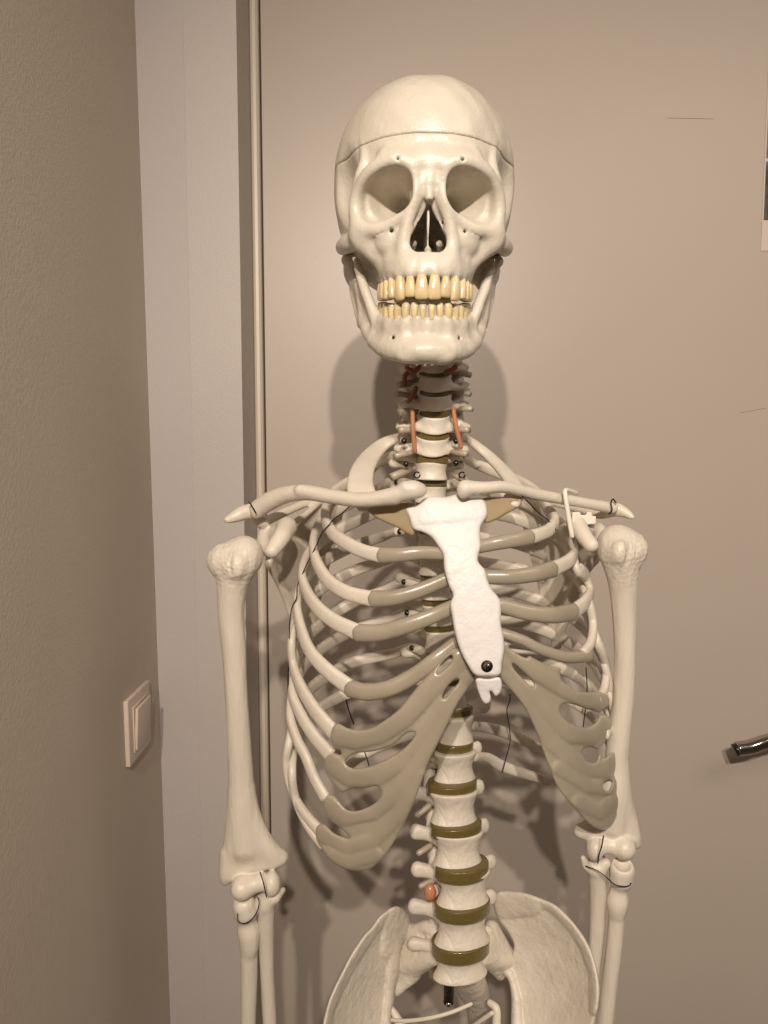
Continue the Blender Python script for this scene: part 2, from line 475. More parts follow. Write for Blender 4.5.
# lever handle (out of the right edge of the photo)
hp = [P(737, 749, -0.060), P(750, 747, -0.062), P(765, 742, -0.064), P(800, 734, -0.064), P(838, 728, -0.060), P(852, 727, -0.048), P(856, 727, -0.02)]
lev = sweep_obj('door_handle', catmull(hp, 6), 0.0105, 0.0100, M['chrome'], door, nseg=20, power=2.2, round_ends=(False, False))
c0 = P(856, 727, 0)
bm = bmesh.new(); bmesh.ops.create_cone(bm, cap_ends=True, segments=40, radius1=0.026, radius2=0.025, depth=0.009)
bmesh.ops.bevel(bm, geom=[e for e in bm.edges if len(e.link_faces) == 2 and any(len(f.verts) > 5 for f in e.link_faces)], offset=0.002, segments=3, affect='EDGES')
me = bpy.data.meshes.new('rose'); bm.to_mesh(me); bm.free()
rose = link('handle_rose', me, M['chrome'], door); rose.location = (c0[0], -0.0045, c0[2]); rose.rotation_euler = (math.pi / 2, 0, 0)
lv = sweep_obj('dark_lever_tip', np.array([P(734.5, 750.5, -0.060), P(738, 749.2, -0.060)]), 0.0095, 0.0088, M['darkmetal'], door, nseg=20, round_ends=(False, False))  # short dark piece over the tip of the lever

# light switch on the left wall
sw = bpy.data.objects.new('light_switch', None); C.objects.link(sw)
tag(sw, 'square cream light switch on the left wall beside the door frame', 'light switch')
zc = P(135, 722, -0.199)[2]
sw.location = (w0[0] + slope * (zc - w0[2]), -0.199, zc); sw.rotation_euler = (0, math.atan(slope), 0)
link('plate', box_mesh((0, -0.042, -0.040), (0.006, 0.042, 0.040), 0.0015), M['switch'], sw)
link('bezel', box_mesh((0.006, -0.028, -0.028), (0.0076, 0.028, 0.028), 0.0005), M['switch'], sw)
rk = link('rocker', box_mesh((0.0, -0.0255, -0.0255), (0.0036, 0.0255, 0.0255), 0.001), M['switch'], sw)
rk.location = (0.0074, 0, 0); rk.rotation_euler = (0, math.radians(3), 0)

# photo print taped on the door at the right edge
pr = bpy.data.objects.new('photo_print', None); C.objects.link(pr)
a = P(760.5, 251, 0); top = P(766.5, 60, 0)
pr.location = (a[0], 0, a[2]); pr.rotation_euler = (0, 0, 0)
tag(pr, 'paper sheet with dark photos on the door at the right edge', 'photo print')
hgt = top[2] - a[2]
link('paper_sheet', box_mesh((0, -0.0012, 0), (0.21, -0.0004, hgt), 0), M['paper'], pr, False)
s_ = 1.12 / 769
link('printed_photo', box_mesh((0.002, -0.0016, 29 * s_), (0.2, -0.0011, 84 * s_), 0), M['print2'], pr, False)
link('printed_photo', box_mesh((0.002, -0.0016, 87 * s_), (0.2, -0.0011, hgt - 0.01), 0), M['print'], pr, False)

# ================================================================== THE SKELETON
SK = bpy.data.objects.new('skeleton_model', None); C.objects.link(SK)
tag(SK, 'life-size cream plastic human skeleton standing in front of the closed door', 'skeleton')

# ------------------------------------------------------------------ skull (local cm)
SKO = np.array((0.0325, -0.46, 1.624))
tilt = math.radians(0.6)


def skxf(V):
    V = V / 100.0
    ca, sa = math.cos(tilt), math.sin(tilt)
    x = V[:, 0] * ca + V[:, 2] * sa; z = -V[:, 0] * sa + V[:, 2] * ca
    return np.stack([x, V[:, 1], z], 1) + SKO


ARCH_U = [(0.47, -9.15), (1.28, -8.9), (2.0, -8.35), (2.52, -7.6), (2.86, -6.9), (3.1, -6.0), (3.25, -4.95), (3.3, -4.1)]
ARCH_L = [(0.32, -8.55), (0.92, -8.42), (1.55, -8.05), (2.1, -7.45), (2.5, -6.75), (2.85, -5.8), (3.1, -4.8), (3.25, -3.9)]

g = G((-8.2, -10.6, -6.2), (8.2, 10.6, 11.8), 0.105)
x = np.abs(g.x); xs = g.x; y, z = g.y, g.z
f = sup(x, y, z, (0, 1.0, 3.8), (7.45, 8.9, 7.75), 2.32)
f = smin(f, sup(x, y, z, (0, -3.3, 4.0), (5.2, 5.9, 6.4), 2.3), 1.3)
f = smax(f, -ell(x, y, z, (7.1, -5.6, 1.6), (1.9, 3.4, 4.2)), 0.5)
f = smax(f, -(z + 3.9 + 0.1 * (y - 1)), 0.8)
f = smin(f, ell(x, y, z, (0, 3.6, -0.6), (6.1, 5.2, 4.1)), 0.8)
f = smin(f, ell(x, y, z, (5.5, 1.4, -2.4), (1.2, 1.6, 1.9)), 0.6)           # mastoid
f = smin(f, ell(x, y, z, (0, -5.2, 0.2), (4.5, 3.2, 3.0)), 0.8)
f = smin(f, ell(x, y, z, (3.9, -3.6, 0.2), (1.5, 2.0, 2.8)), 0.8)           # sphenoid wing
rim = [(1.1, -8.75, 1.3), (1.45, -8.9, 2.5), (2.7, -8.85, 2.85), (4.2, -8.0, 2.35), (5.15, -6.9, 1.2), (5.35, -6.55, 0.0),
       (4.9, -6.8, -1.2), (3.9, -7.5, -1.6), (2.7, -8.0, -1.3), (1.75, -8.4, -0.5), (1.2, -8.75, 0.4), (1.1, -8.75, 1.3)]
f = smin(f, chain(x, y, z, rim, [.55, .65, .6, .55, .5, .5, .55, .55, .5, .45, .5, .55], 0.2), 0.55)
f = smin(f, cap(x, y, z, (1.0, -8.75, 2.9), (3.2, -8.45, 3.4), 0.5, 0.4), 0.7)   # brow
f = smin(f, ell(x, y, z, (0, -8.6, 2.9), (1.3, 0.75, 0.9)), 0.7)           # glabella
f = smin(f, chain(x, y, z, [(0, -8.55, 2.3), (0, -8.85, 1.3), (0, -9.1, 0.25)], [.7, .58, .3]), 0.4)
f = smin(f, chain(x, y, z, [(0.75, -8.6, 1.7), (1.1, -8.75, 0.1), (1.55, -8.55, -1.4), (1.85, -8.3, -2.9), (1.5, -8.35, -4.0)], [.5, .45, .42, .42, .5], 0.1), 0.45)
f = smin(f, ell(x, y, z, (0, -6.3, -2.9), (3.3, 2.4, 2.2)), 0.7)           # maxilla
f = smin(f, ell(x, y, z, (2.6, -7.0, -2.2), (1.4, 1.2, 1.4)), 0.5)
alv = [(0, -8.85, -4.7), (1.3, -8.6, -4.7), (2.35, -7.6, -4.65), (2.95, -6.0, -4.5), (3.2, -4.2, -4.3)]
f = smin(f, chain(x, y, z, alv, [.58, .6, .6, .6, .6], 0.2), 0.7)
f = smin(f, chain(x, y, z, [(0, -8.6, -4.0), (1.3, -8.3, -4.0), (2.4, -7.3, -3.9), (3.0, -5.6, -3.7)], .62, 0.2), 0.6)
f = smin(f, rbox(x, y, z, (0, -4.6, -3.2), (2.6, 2.0, 1.2), 0.5), 0.5)
for i, (tx, ty) in enumerate(ARCH_U[:6]):                                       # root ridges
    f = smin(f, cap(x, y, z, (tx, ty + 0.05, -5.05), (tx * 0.95, ty + 0.35, (-3.4, -3.8, -2.7, -3.7, -3.9, -4.0)[i]), 0.33, 0.22), 0.28)
# cheek
f = smin(f, ell(x, y, z, (4.65, -6.5, -1.6), (1.15, 0.9, 1.25)), 0.5)
f = smin(f, chain(x, y, z, [(4.7, -6.3, -2.3), (3.9, -6.4, -3.1), (3.2, -6.2, -3.8)], [.75, .65, .6], .2), 0.5)
arch = [(5.0, -6.1, -1.7), (5.9, -4.9, -1.9), (6.4, -3.4, -1.75), (6.6, -1.8, -1.45), (6.55, -0.4, -1.0), (6.3, 1.2, -0.8)]
f = smin(f, np.minimum(chain(x, y, z * 0.9, [(a, b, c_ * .9) for a, b, c_ in arch], [.75, .65, .58, .55, .55, .5], .1), 99), 0.6)
f = smin(f, chain(x, y, z, [(5.2, -6.3, -0.8), (5.35, -6.4, 0.7), (5.05, -6.7, 2.3), (4.75, -6.9, 3.4), (4.75, -6.2, 5.2)], [.5, .45, .45, .35, .2], .2), 0.4)
# cavities
orb = np.minimum(sup(x, y, z + 0.22 * (x - 3.13) + 0.08 * np.abs(x - 3.13), (3.15, -8.4, 0.72), (2.0, 2.3, 1.6), 2.7), cap(x, y, z, (2.95, -7.1, 0.72), (1.7, -3.9, 1.2), 1.66, 0.6))
f = smax(f, -orb, 0.25)
n1 = cap(x, 0 * x, z, (0, 0, -0.1), (0.0, 0, -2.2), 0.16, 1.24)
n1 = smin(n1, cap(x, 0 * x, z, (0.62, 0, -2.75), (0.62, 0, -2.76), 0.72), 0.3)
nose = smax(n1, y + 1.5, 0.1)
cav = smax(cap(x, 0 * x, z, (0, 0, -0.6), (0.0, 0, -2.2), 0.9, 1.75), -(y + 8.0), 0.1); cav = smax(cav, y + 2.0, 0.1)
f = smax(f, -np.minimum(nose, cav), 0.15)
f = np.minimum(f, rbox(x, y, z, (0.0, -5.4, -1.8), (0.08, 2.7, 1.9), 0.05))     # septum
f = smin(f, cap(x, y, z, (0, -8.7, -3.5), (0, -8.0, -3.2), .2, .3), 0.2)
f = np.minimum(f, cap(x, y, z, (1.0, -6.0, -2.2), (1.2, -3.5, -2.2), 0.3))
f = smax(f, -ell(x, y, z, (0, -5.2, -5.6), (2.35, 3.1, 1.5)), 0.3)             # palate
f = smax(f, -ell(x, y, z, (0, 2.6, 4.6), (6.2, 6.4, 5.9)), 0.1)
f = smin(f, rbox(x, y, z, (1.2, -1.2, -3.6), (1.2, 1.0, 2.2), 0.4), 0.3)                # hollow braincase
f = smax(f, -cap(x, y, z, (0, 2.0, -4), (0, 2.0, 0), 1.6), 0.2)
f = smax(f, -cap(x, y, z, (2.75, -9.5, -1.9), (2.6, -6.9, -1.75), 0.16, 0.12), 0.12)
f = smax(f, -cap(x, y, z, (2.3, -9.8, 2.9), (2.3, -8.7, 2.7), 0.12, 0.1), 0.12)
# sutures and unevenness
nz_ = 0.03 * np.sin(2.1 * xs + 1.3 * y) * np.sin(1.7 * z + .6 * xs)
f = f + nz_.astype(np.float32)
f = smax(f, -(cap(x, y, z, (4.9, -7.4, 1.75), (5.8, -6.4, 1.6), 0.07)), 0.05)
f = smax(f, -(chain(x, y, z, [(2.2, -8.8, -1.2), (3.0, -8.4, -1.9), (3.8, -7.7, -2.0), (4.2, -7.2, -2.8), (4.1, -7.0, -3.4)], 0.06)), 0.05)
cutz = 4.72
capf = np.maximum(f, cutz + 0.006 - z); lowf = np.maximum(f, z - cutz + 0.006)
skull = link('skull', sdf_mesh('skull', g, lowf, skxf, passes=6, keep=cutz), M['skull'], SK)
skcap = link('skull_cap', sdf_mesh('skull_cap', g, capf, skxf, passes=8, keep=cutz), M['skull'], SK)
# little chip on the calotte and screws
# ------------------------------------------------------------------ mandible
g = G((-7.2, -9.8, -12.0), (7.2, 1.6, -1.0), 0.095)
x = np.abs(g.x); xs = g.x; y, z = g.y, g.z
low = [(0, -7.85, -10.35), (1.6, -7.6, -10.35), (2.9, -6.3, -10.05), (3.8, -4.6, -9.3), (4.4, -3.1, -8.3), (4.7, -2.3, -7.2)]
up_ = [(0, -7.9, -8.55), (1.4, -7.6, -8.5), (2.5, -6.4, -8.3), (3.05, -5.0, -7.9), (3.4, -3.7, -7.3)]
f = chain(x, y, z, low, [1.0, .95, .8, .68, .55, .45], 0.3)
f = smin(f, chain(x, y, z, up_, [.6, .62, .62, .6, .5], 0.2), 0.9)
for i in range(4):
    f = smin(f, tri(x, y, z, low[i], low[i + 1], up_[min(i + 1, 4)], 0.42), 0.5)
    f = smin(f, tri(x, y, z, low[i], up_[i], up_[i + 1], 0.42), 0.5)
f = smin(f, ell(x, y, z, (0, -8.45, -10.5), (1.5, 0.75, 0.75)), 0.6)
f = smin(f, ell(x, y, z, (1.3, -8.1, -10.9), (0.8, 0.6, 0.5)), 0.4)
A_, B_, D_, E_, H_ = (3.9, -4.2, -7.3), (4.75, -2.3, -7.9), (5.8, -0.7, -3.4), (5.3, -3.1, -3.4), (5.2, -2.2, -4.6)
f = smin(f, tri(x, y, z, A_, B_, H_, 0.3), 0.4)
f = smin(f, tri(x, y, z, B_, D_, H_, 0.3), 0.4)
f = smin(f, tri(x, y, z, A_, H_, E_, 0.26), 0.4)
f = smin(f, chain(x, y, z, [(5.4, -3.0, -2.8), (4.95, -3.6, -4.6), (4.3, -4.2, -6.4), (3.7, -4.6, -7.9)], [.26, .34, .42, .45], .1), 0.3)
f = smin(f, chain(x, y, z, [(5.0, -1.6, -7.6), (5.65, -0.6, -5.0), (5.9, -0.2, -2.6)], [.38, .36, .42], .1), 0.4)
f = smin(f, cap(x, y, z, (5.1, -0.1, -2.1), (6.3, -0.1, -2.1), 0.5), 0.4)
for i, (tx, ty) in enumerate(ARCH_L[:6]):
    f = smin(f, cap(x, y, z, (tx, ty + 0.1, -8.1), (tx * 0.96, ty + 0.25, (-8.8, -8.9, -9.6, -9.1, -9.1, -9)[i]), 0.26, 0.2), 0.28)
f = smax(f, -cap(x, y, z, (2.75, -9.0, -9.5), (2.3, -6.6, -9.4), 0.14), 0.1)
f = smax(f, -cap(x, y, z, (0.0, -9.6, -9.15), (1.3, -9.1, -9.2), 0.55), 0.7)
f = f + (0.03 * np.sin(2.6 * xs + 1.3 * y) * np.sin(2.2 * z + .6 * xs)).astype(np.float32)
mandible = link('mandible', sdf_mesh('mandible', g, f, skxf), M['skull'], SK)


# ------------------------------------------------------------------ teeth
def tooth(parent, x0, y0, ztip, zroot, wd, thick, tipth, yaw, lower=False):
    n = 14; V = []; prof = [(0.0, .6, .62), (0.2, .72, .75), (0.4, .9, .9), (0.65, 1.06, .95), (0.87, 1.08, .7), (0.96, .96, .45), (1.0, .7, .25)]
    for t, wf, tf in prof:
        zz = zroot + (ztip - zroot) * t; hw = wd / 2 * wf; ht = thick / 2 * (tf if tipth < 0.5 else max(tf, .85 if t < .97 else .55))
        for k in range(n):
            a = 2 * math.pi * k / n; cx = math.copysign(abs(math.cos(a)) ** .8, math.cos(a)) * hw; cy = math.copysign(abs(math.sin(a)) ** .85, math.sin(a)) * ht
            ox = cx * math.cos(yaw) - cy * math.sin(yaw); oy = cx * math.sin(yaw) + cy * math.cos(yaw)
            lean = 0.12 * (1 - t) * (1 if y0 < -7 else 0)
            V.append((x0 + ox, y0 + oy + lean, zz + random.uniform(-.004, .004)))
    Fc = []
    for i in range(len(prof) - 1):
        for k in range(n):
            k2 = (k + 1) % n; q = (i * n + k, i * n + k2, (i + 1) * n + k2, (i + 1) * n + k); Fc.append(q if not lower else q)
    Fc.append(tuple(range(n))); Fc.append(tuple((len(prof) - 1) * n + k for k in range(n)))
    V = skxf(np.array(V)); me = from_arrays('tooth', V, Fc)
    bm = bmesh.new(); bm.from_mesh(me); bmesh.ops.recalc_face_normals(bm, faces=bm.faces[:]); bm.to_mesh(me); bm.free()
    o = link('tooth', me, M['tooth'], parent)
    sb = o.modifiers.new('s', 'SUBSURF'); sb.levels = 1; sb.render_levels = 1
    return o


for s in (-1, 1):
    for i, (tx, ty) in enumerate(ARCH_U):
        yaw = (0.08, 0.35, 0.75, 1.05, 1.2, 1.35, 1.45, 1.5)[i]
        wd = (0.98, 0.80, 0.86, 0.74, 0.72, 1.0, 0.98, 0.8)[i]; th = (.75, .7, .85, .95, .95, 1.1, 1.1, 1.0)[i]
        tip = (-6.95, -6.75, -6.9, -6.65, -6.6, -6.45, -6.3, -6.1)[i]; rt = (-4.9, -5.05, -4.75, -5.0, -5.05, -5.1, -4.95, -4.9)[i]
        tooth(skull, s * tx, ty - 0.12, tip, rt, wd, th, 0.3 if i < 3 else 0.8, s * yaw)
    for i, (tx, ty) in enumerate(ARCH_L):
        yaw = (0.05, 0.25, 0.6, .95, 1.15, 1.3, 1.4, 1.45)[i]
        wd = (0.5, 0.54, 0.62, 0.64, 0.66, .98, .95, 0.85)[i]; th = (.6, .6, .75, .8, .85, 1.0, 1.0, 1.0)[i]
        tip = (-7.05, -7.0, -6.85, -6.9, -6.8, -6.62, -6.42, -6.2)[i]; rt = (-8.35, -8.35, -8.4, -8.2, -8.1, -8.0, -7.8, -7.5)[i]
        tooth(mandible, s * tx, ty - 0.05, tip, rt, wd, th, 0.3 if i < 3 else 0.8, s * yaw, True)

# ------------------------------------------------------------------ vertebra prototypes (metres, unit sized then scaled)
def proto_lumbar():
    g = G((-.05, -.024, -.026), (.05, .075, .024), 0.0011); x = np.abs(g.x); y, z = g.y, g.z
    R = np.sqrt((x / .0265) ** 2 + ((y + .0) / .019) ** 2); waist = 1 - 0.20 * np.maximum(np.cos(np.clip(z / .0125, -.999, .999) * math.pi / 2), 0) ** 1.2
    f = smax((R - waist) * .019, np.abs(z) - .0135, .002)
    f = smin(f, chain(x, y, z, [(.017, .012, .004), (.018, .03, .004), (.012, .042, -.002), (0, .05, -.004)], [.006, .0055, .006, .005]), .004)
    f = smin(f, chain(x, y, z, [(.018, .022, .004), (.028, .028, .005), (.037, .031, .006)], [.006, .0055, .0065]), .004)
    f = smin(f, chain(x, y, z, [(0, .05, -.004), (0, .068, -.009)], [.006, .007]), .004)
    f = smin(f, cap(x, y, z, (.019, .034, .004), (.017, .038, .016), .0065), .004)
    f = smin(f, cap(x, y, z, (.014, .04, -.004), (.015, .042, -.018), .006), .004)
    f = smin(f, rbox(x, y, z, (0, .056, -.006), (.0028, .012, .009), .002), .003)
    return sdf_mesh('lumbar', g, f, passes=1)


def proto_thoracic():
    g = G((-.045, -.019, -.04), (.045, .062, .018), 0.0011); x = np.abs(g.x); y, z = g.y, g.z
    R = np.sqrt((x / .0165) ** 2 + (y / .015) ** 2); waist = 1 - 0.13 * np.cos(np.clip(z / .01, -1, 1) * math.pi / 2)
    f = smax((R - waist) * .015, np.abs(z) - .0105, .002)
    f = smin(f, chain(x, y, z, [(.011, .01, .003), (.013, .022, .003), (.006, .032, -.004), (0, .035, -.008)], [.005, .005, .005, .004]), .003)
    f = smin(f, chain(x, y, z, [(.013, .02, .003), (.024, .03, .006), (.032, .035, .007)], [.005, .0045, .0065]), .003)
    f = smin(f, chain(x, y, z, [(0, .034, -.006), (0, .045, -.02), (0, .05, -.033)], [.0045, .004, .004]), .003)
    return sdf_mesh('thoracic', g, f)


def proto_cervical():
    g = G((-.036, -.016, -.02), (.036, .05, .018), 0.0009); x = np.abs(g.x); y, z = g.y, g.z
    R = np.sqrt((x / .0125) ** 2 + (y / .0095) ** 2)
    zc_ = z - 0.003 * np.clip(x / .0125, 0, 1.2) ** 2 * 1.2
    f = smax((R - 1 + .08 * np.cos(np.clip(zc_ / .007, -1, 1) * math.pi / 2)) * .0095, np.abs(zc_) - .0072, .0015)
    f = smin(f, chain(x, y, z, [(.011, -.001, -.001), (.019, .001, -.003), (.023, .006, -.002)], [.004, .0035, .004]), .003)
    f = smin(f, chain(x, y, z, [(.01, .008, .001), (.022, .009, -.001)], [.004, .004]), .003)
    f = smin(f, cap(x, y, z, (.017, .013, .006), (.017, .016, -.007), .0055), .003)
    f = smin(f, chain(x, y, z, [(.016, .015, 0), (.009, .025, -.002), (0, .03, -.004)], [.004, .0035, .0035]), .003)
    f = smin(f, chain(x, y, z, [(0, .03, -.004), (.003, .042, -.008)], [.004, .0035]), .003)
    f = smax(f, -cap(x, y, z, (.0175, .004, -.01), (.0175, .004, .01), .0022), .001)
    return sdf_mesh('cervical', g, f)


ML, MT, MC = proto_lumbar(), proto_thoracic(), proto_cervical()
for me_, m_ in ((ML, M['rough_bone']), (MT, M['bone']), (MC, M['bone'])):
    me_.materials.append(m_); me_.polygons.foreach_set('use_smooth', [True] * len(me_.polygons))


def disc_mesh():
    bm = bmesh.new(); n = 40; prof = [(-1, 0), (-1, .96), (-.8, .99), (-.3, .985), (.3, .985), (.8, .99), (1, .96), (1, 0)]
    rings = []
    for zz, r in prof:
        rings.append([bm.verts.new((r * math.cos(2 * math.pi * k / n), r * math.sin(2 * math.pi * k / n), zz)) for k in range(n)] if r else [bm.verts.new((0, 0, zz))])
    for a, b in zip(rings, rings[1:]):
        for k in range(n):
            k2 = (k + 1) % n
            q = [a[k % len(a)], a[k2 % len(a)], b[k2 % len(b)], b[k % len(b)]]
            u = []
            for v in q:
                if v not in u: u.append(v)
            bm.faces.new(u)
    bmesh.ops.recalc_face_normals(bm, faces=bm.faces[:])
    me = bpy.data.meshes.new('disc'); bm.to_mesh(me); bm.free(); me.materials.append(M['disc'])
    me.polygons.foreach_set('use_smooth', [True] * len(me.polygons)); return me


MD = disc_mesh()


def inst(name, me, loc, scale, rot=(0, 0, 0), parent=SK):
    o = bpy.data.objects.new(name, me); C.objects.link(o); o.location = loc; o.scale = scale; o.rotation_euler = rot; o.parent = parent; return o


# level: px, py, Y, (halfwidth px of body), height px of body, kind
SP = [('C1', 434, 336, -.462, 16, 13, 'c'), ('C2', 434, 351, -.461, 16, 14, 'c'),
      ('C3', 434, 366, -.460, 16.5, 15, 'c'), ('C4', 435, 385, -.458, 17, 15, 'c'), ('C5', 435, 404, -.455, 17, 15, 'c'), ('C6', 434, 426, -.452, 17.5, 17, 'c'), ('C7', 432, 448, -.448, 17.5, 17, 'c'),
      ('T1', 431, 471, -.442, 17, 18, 't'), ('T2', 431, 494, -.434, 16.5, 18, 't'), ('T3', 432, 517, -.424, 16, 18, 't'), ('T4', 433, 541, -.414, 16, 18, 't'),
      ('T5', 434, 565, -.406, 16, 19, 't'), ('T6', 436, 589, -.400, 16, 19, 't'), ('T7', 438, 614, -.396, 16.5, 20, 't'), ('T8', 441, 640, -.395, 17, 21, 't'),
      ('T9', 445, 667, -.396, 17.5, 22, 't'), ('T10', 449, 695, -.400, 18, 24, 't'), ('T11', 455, 729, -.407, 19, 28, 't'), ('T12', 455, 766, -.417, 22, 31, 'l'),
      ('L1', 454, 807, -.428, 25, 33, 'l'), ('L2', 458, 848, -.436, 26, 33, 'l'), ('L3', 463, 887, -.441, 28, 32, 'l'), ('L4', 462, 925, -.442, 29, 32, 'l'), ('L5', 460, 961, -.440, 28, 26, 'l')]
SPW = {}
prev = None
for nm, px, py, Y, hw, hp_, kd in SP:
    p = P(px, py, Y); m_ = mpp(px, py, Y); SPW[nm] = p
    nom = {'c': (.0125, .0144), 't': (.0165, .021), 'l': (.0265, .027)}[kd]
    # vertical compression of what is seen from above is undone
    ang = math.atan2(CAM[2] - p[2], p[1] - CAM[1])
    sx = hw * m_ / nom[0] * 1.01; szz = hp_ * m_ / math.cos(abs(ang)) / nom[1] * (.92 if kd == 'l' else 1)
    nme = {'c': 'cervical_vertebra', 't': 'thoracic_vertebra', 'l': 'lumbar_vertebra'}[kd]
    if nm == 'T12': nme = 'thoracic_vertebra'; 
    rx = {'C': 0.10, 'T': 0.0, 'L': -0.05}[nm[0]]
    sy = sx * (0.95 if kd != 'l' else 0.88)
    inst(nme, {'c': MC, 't': MT, 'l': ML}[kd], p, (sx, sy, szz), (rx, math.radians(1.5 * math.sin(py / 60)), .22 if kd == 'l' else .08 if kd == 't' else 0))

# discs: px, py, Y, hwpx, half-height px
for px, py, Y, hw, hh in [(434, 376, -.459, 16, 3.2), (435, 394, -.457, 16.5, 3.2), (435, 415, -.454, 16.5, 3.4), (433, 437, -.450, 17, 3.5), (432, 460, -.445, 17.5, 3.6),
                          (431, 483, -.438, 17, 3.2), (431, 505, -.429, 16, 2.8), (432, 529, -.419, 16, 2.8), (433, 553, -.410, 16, 3), (435, 577, -.403, 16, 3), (437, 601, -.398, 16, 3), (439, 627, -.396, 16.5, 3.2),
                          (443, 653, -.396, 17, 3.4), (447, 681, -.398, 18, 3.8), (456, 712, -.404, 18, 5), (454.5, 747, -.412, 19.5, 5.2),
                          (452, 786, -.422, 26, 5.6), (456, 827, -.432, 27, 5.8), (461.5, 868, -.439, 28.5, 6), (462, 906, -.4415, 29.5, 6), (460.5, 945, -.441, 30.5, 6.2)]:
    p = P(px, py, Y); m_ = mpp(px, py, Y)
    lum = py > 700
    ca_ = 1 / math.cos(math.atan2(CAM[2] - p[2], p[1] - CAM[1]))
    sq = 0.58 if py < 500 else 0.70
    d_ = inst('intervertebral_disc', MD, p, (hw * m_ * (.985 if lum else .96), hw * m_ * sq * (1.02 if lum else 1.04), hh * m_ * ca_ * (0.98 if lum else 1.0)), (0, 0, .22 if lum else 0))

# cervical nerve roots and arteries
for (x0, y0, x1, y1, r) in [(418, 381, 399, 385, 3.4), (416, 396, 397, 394, 3), (416, 411, 399, 412, 3.6), (420, 430, 399, 430, 3.4), (416, 452, 395, 456, 3.0),
                            (450, 370, 470, 375, 3), (452, 392, 470, 394, 2.8), (452, 408, 472, 409, 2.8), (450, 429, 469, 430, 3.2), (450, 452, 467, 454, 3.0),
                            (409, 470, 392, 477, 4), (452, 474, 463, 480, 3)]:
    m_ = mpp(x0, y0, -.455)
    sweep_obj('nerve_root', np.array([P(x0, y0, -.450), P((x0 + x1) / 2, (y0 + y1) / 2, -.458), P(x1, y1, -.466)]), r * m_, r * m_, M['nerve'], SK, nseg=14, power=2, round_ends=(False, False))
def at_list(l): return [P(*q) for q in l]
for pts in ([(412.5, 410, -.470), (413, 430, -.469), (415, 451, -.464)], [(453, 408, -.470), (456.5, 428, -.469), (461, 447, -.464)]):
    o = wire('vertebral_artery', at_list(pts), 2.3 * mpp(413, 430, -.47), M['artery'], SK); o['label'] = 'orange red vertebral artery'
for pts in ([(407, 368, -.471), (413, 372, -.472), (419, 367, -.472)], [(410, 400, -.471), (414, 393, -.472), (416, 388, -.472)], [(446, 372, -.471), (452, 370, -.472), (456, 366, -.472)], [(405, 385, -.466), (405, 376, -.468), (411, 370, -.468)]):
    o = wire('vertebral_artery', at_list(pts), 2.6 * mpp(413, 430, -.47), M['redart'], SK); o['label'] = 'dark red loop of the vertebral artery'

# lumbar nerve stubs, side processes seen left of the column
for (a, b, r) in [((429, 806), (417, 815), 3.2), ((430, 846), (419, 853), 3.2), ((434, 880), (421, 886), 3.2)]:
    sweep_obj('nerve_root', np.array([P(*a, -.425), P(*b, -.43)]), r * .0009, r * .0009, M['nerve'], SK, nseg=12, power=2)
o = px_bone('nerve_root', [('e', (430, 892, -.437), (6, 6, 9))], M['artery'], SK, h=.0008); o['label'] = 'orange bulging nerve root'
# ------------------------------------------------------------------ rib cage
CG = np.array([(440, 372, 492), (480, 350, 512), (520, 322, 556), (560, 308, 578), (600, 297, 589), (640, 291, 600), (680, 289, 608), (720, 287, 613), (760, 286, 617), (800, 290, 619), (850, 300, 618)], float)
DLAT = 0.70


def cage(py):
    l = np.interp(py, CG[:, 0], CG[:, 1]); r = np.interp(py, CG[:, 0], CG[:, 2])
    return ((l + r) / 2 - 384) / F * DLAT, (r - l) / 2 / F * DLAT


def front(px, py, bf=0.088, off=0.0):
    Y = -.45; xc, a = cage(py)
    for _ in range(8):
        X = P(px, py, Y)[0]; t = np.clip((X - xc) / a, -.985, .985)
        Y = .5 * Y + .5 * (-.42 - bf * math.sqrt(1 - t * t) + off)
    return P(px, py, Y)


def outn(p):
    # outward normal of the cage
    py = proj(p[0], p[1], p[2])[1]; xc, a = cage(py)
    n = np.array(((p[0] - xc) / a ** 2, (p[1] + .42) / .088 ** 2, 0.0))
    n /= np.linalg.norm(n) + 1e-9
    return n


RA = {  # bone trace, junction radius px, cartilage trace
    2: ([(325, 517), (334, 534), (350, 545), (366, 552), (381, 555.5)], 7.6, [(381, 555.5), (398, 555), (420, 553), (446, 554)]),
    3: ([(313, 546), (319, 567), (330, 582), (348, 593), (372.5, 599)], 8, [(372.5, 599), (392, 598), (415, 592), (449, 578)]),
    4: ([(302, 574), (307, 592), (318, 608), (334, 621), (357, 632)], 8.6, [(357, 633), (378, 633), (405, 626), (430, 617), (455, 606)]),
    5: ([(297, 604), (301, 628), (310, 651), (327, 670), (349, 687)], 8.6, [(349, 688), (366, 692), (390, 688), (415, 675), (435, 660), (457, 643)]),
    6: ([(291.5, 640), (293, 664), (301, 687), (315, 710), (335, 734)], 8.6, None),
    7: ([(292, 690), (298, 709), (312, 733), (331, 756)], 8, None),
    8: ([(290, 712), (296, 737), (306, 757), (315, 779), (326, 799)], 6.5, None),
    9: ([(289, 742), (286, 760), (288, 779), (295, 798), (306, 815), (320, 831)], 6.2, None),
    10: ([(292, 770), (296, 800), (308, 826), (324, 847)], 4.5, None)}
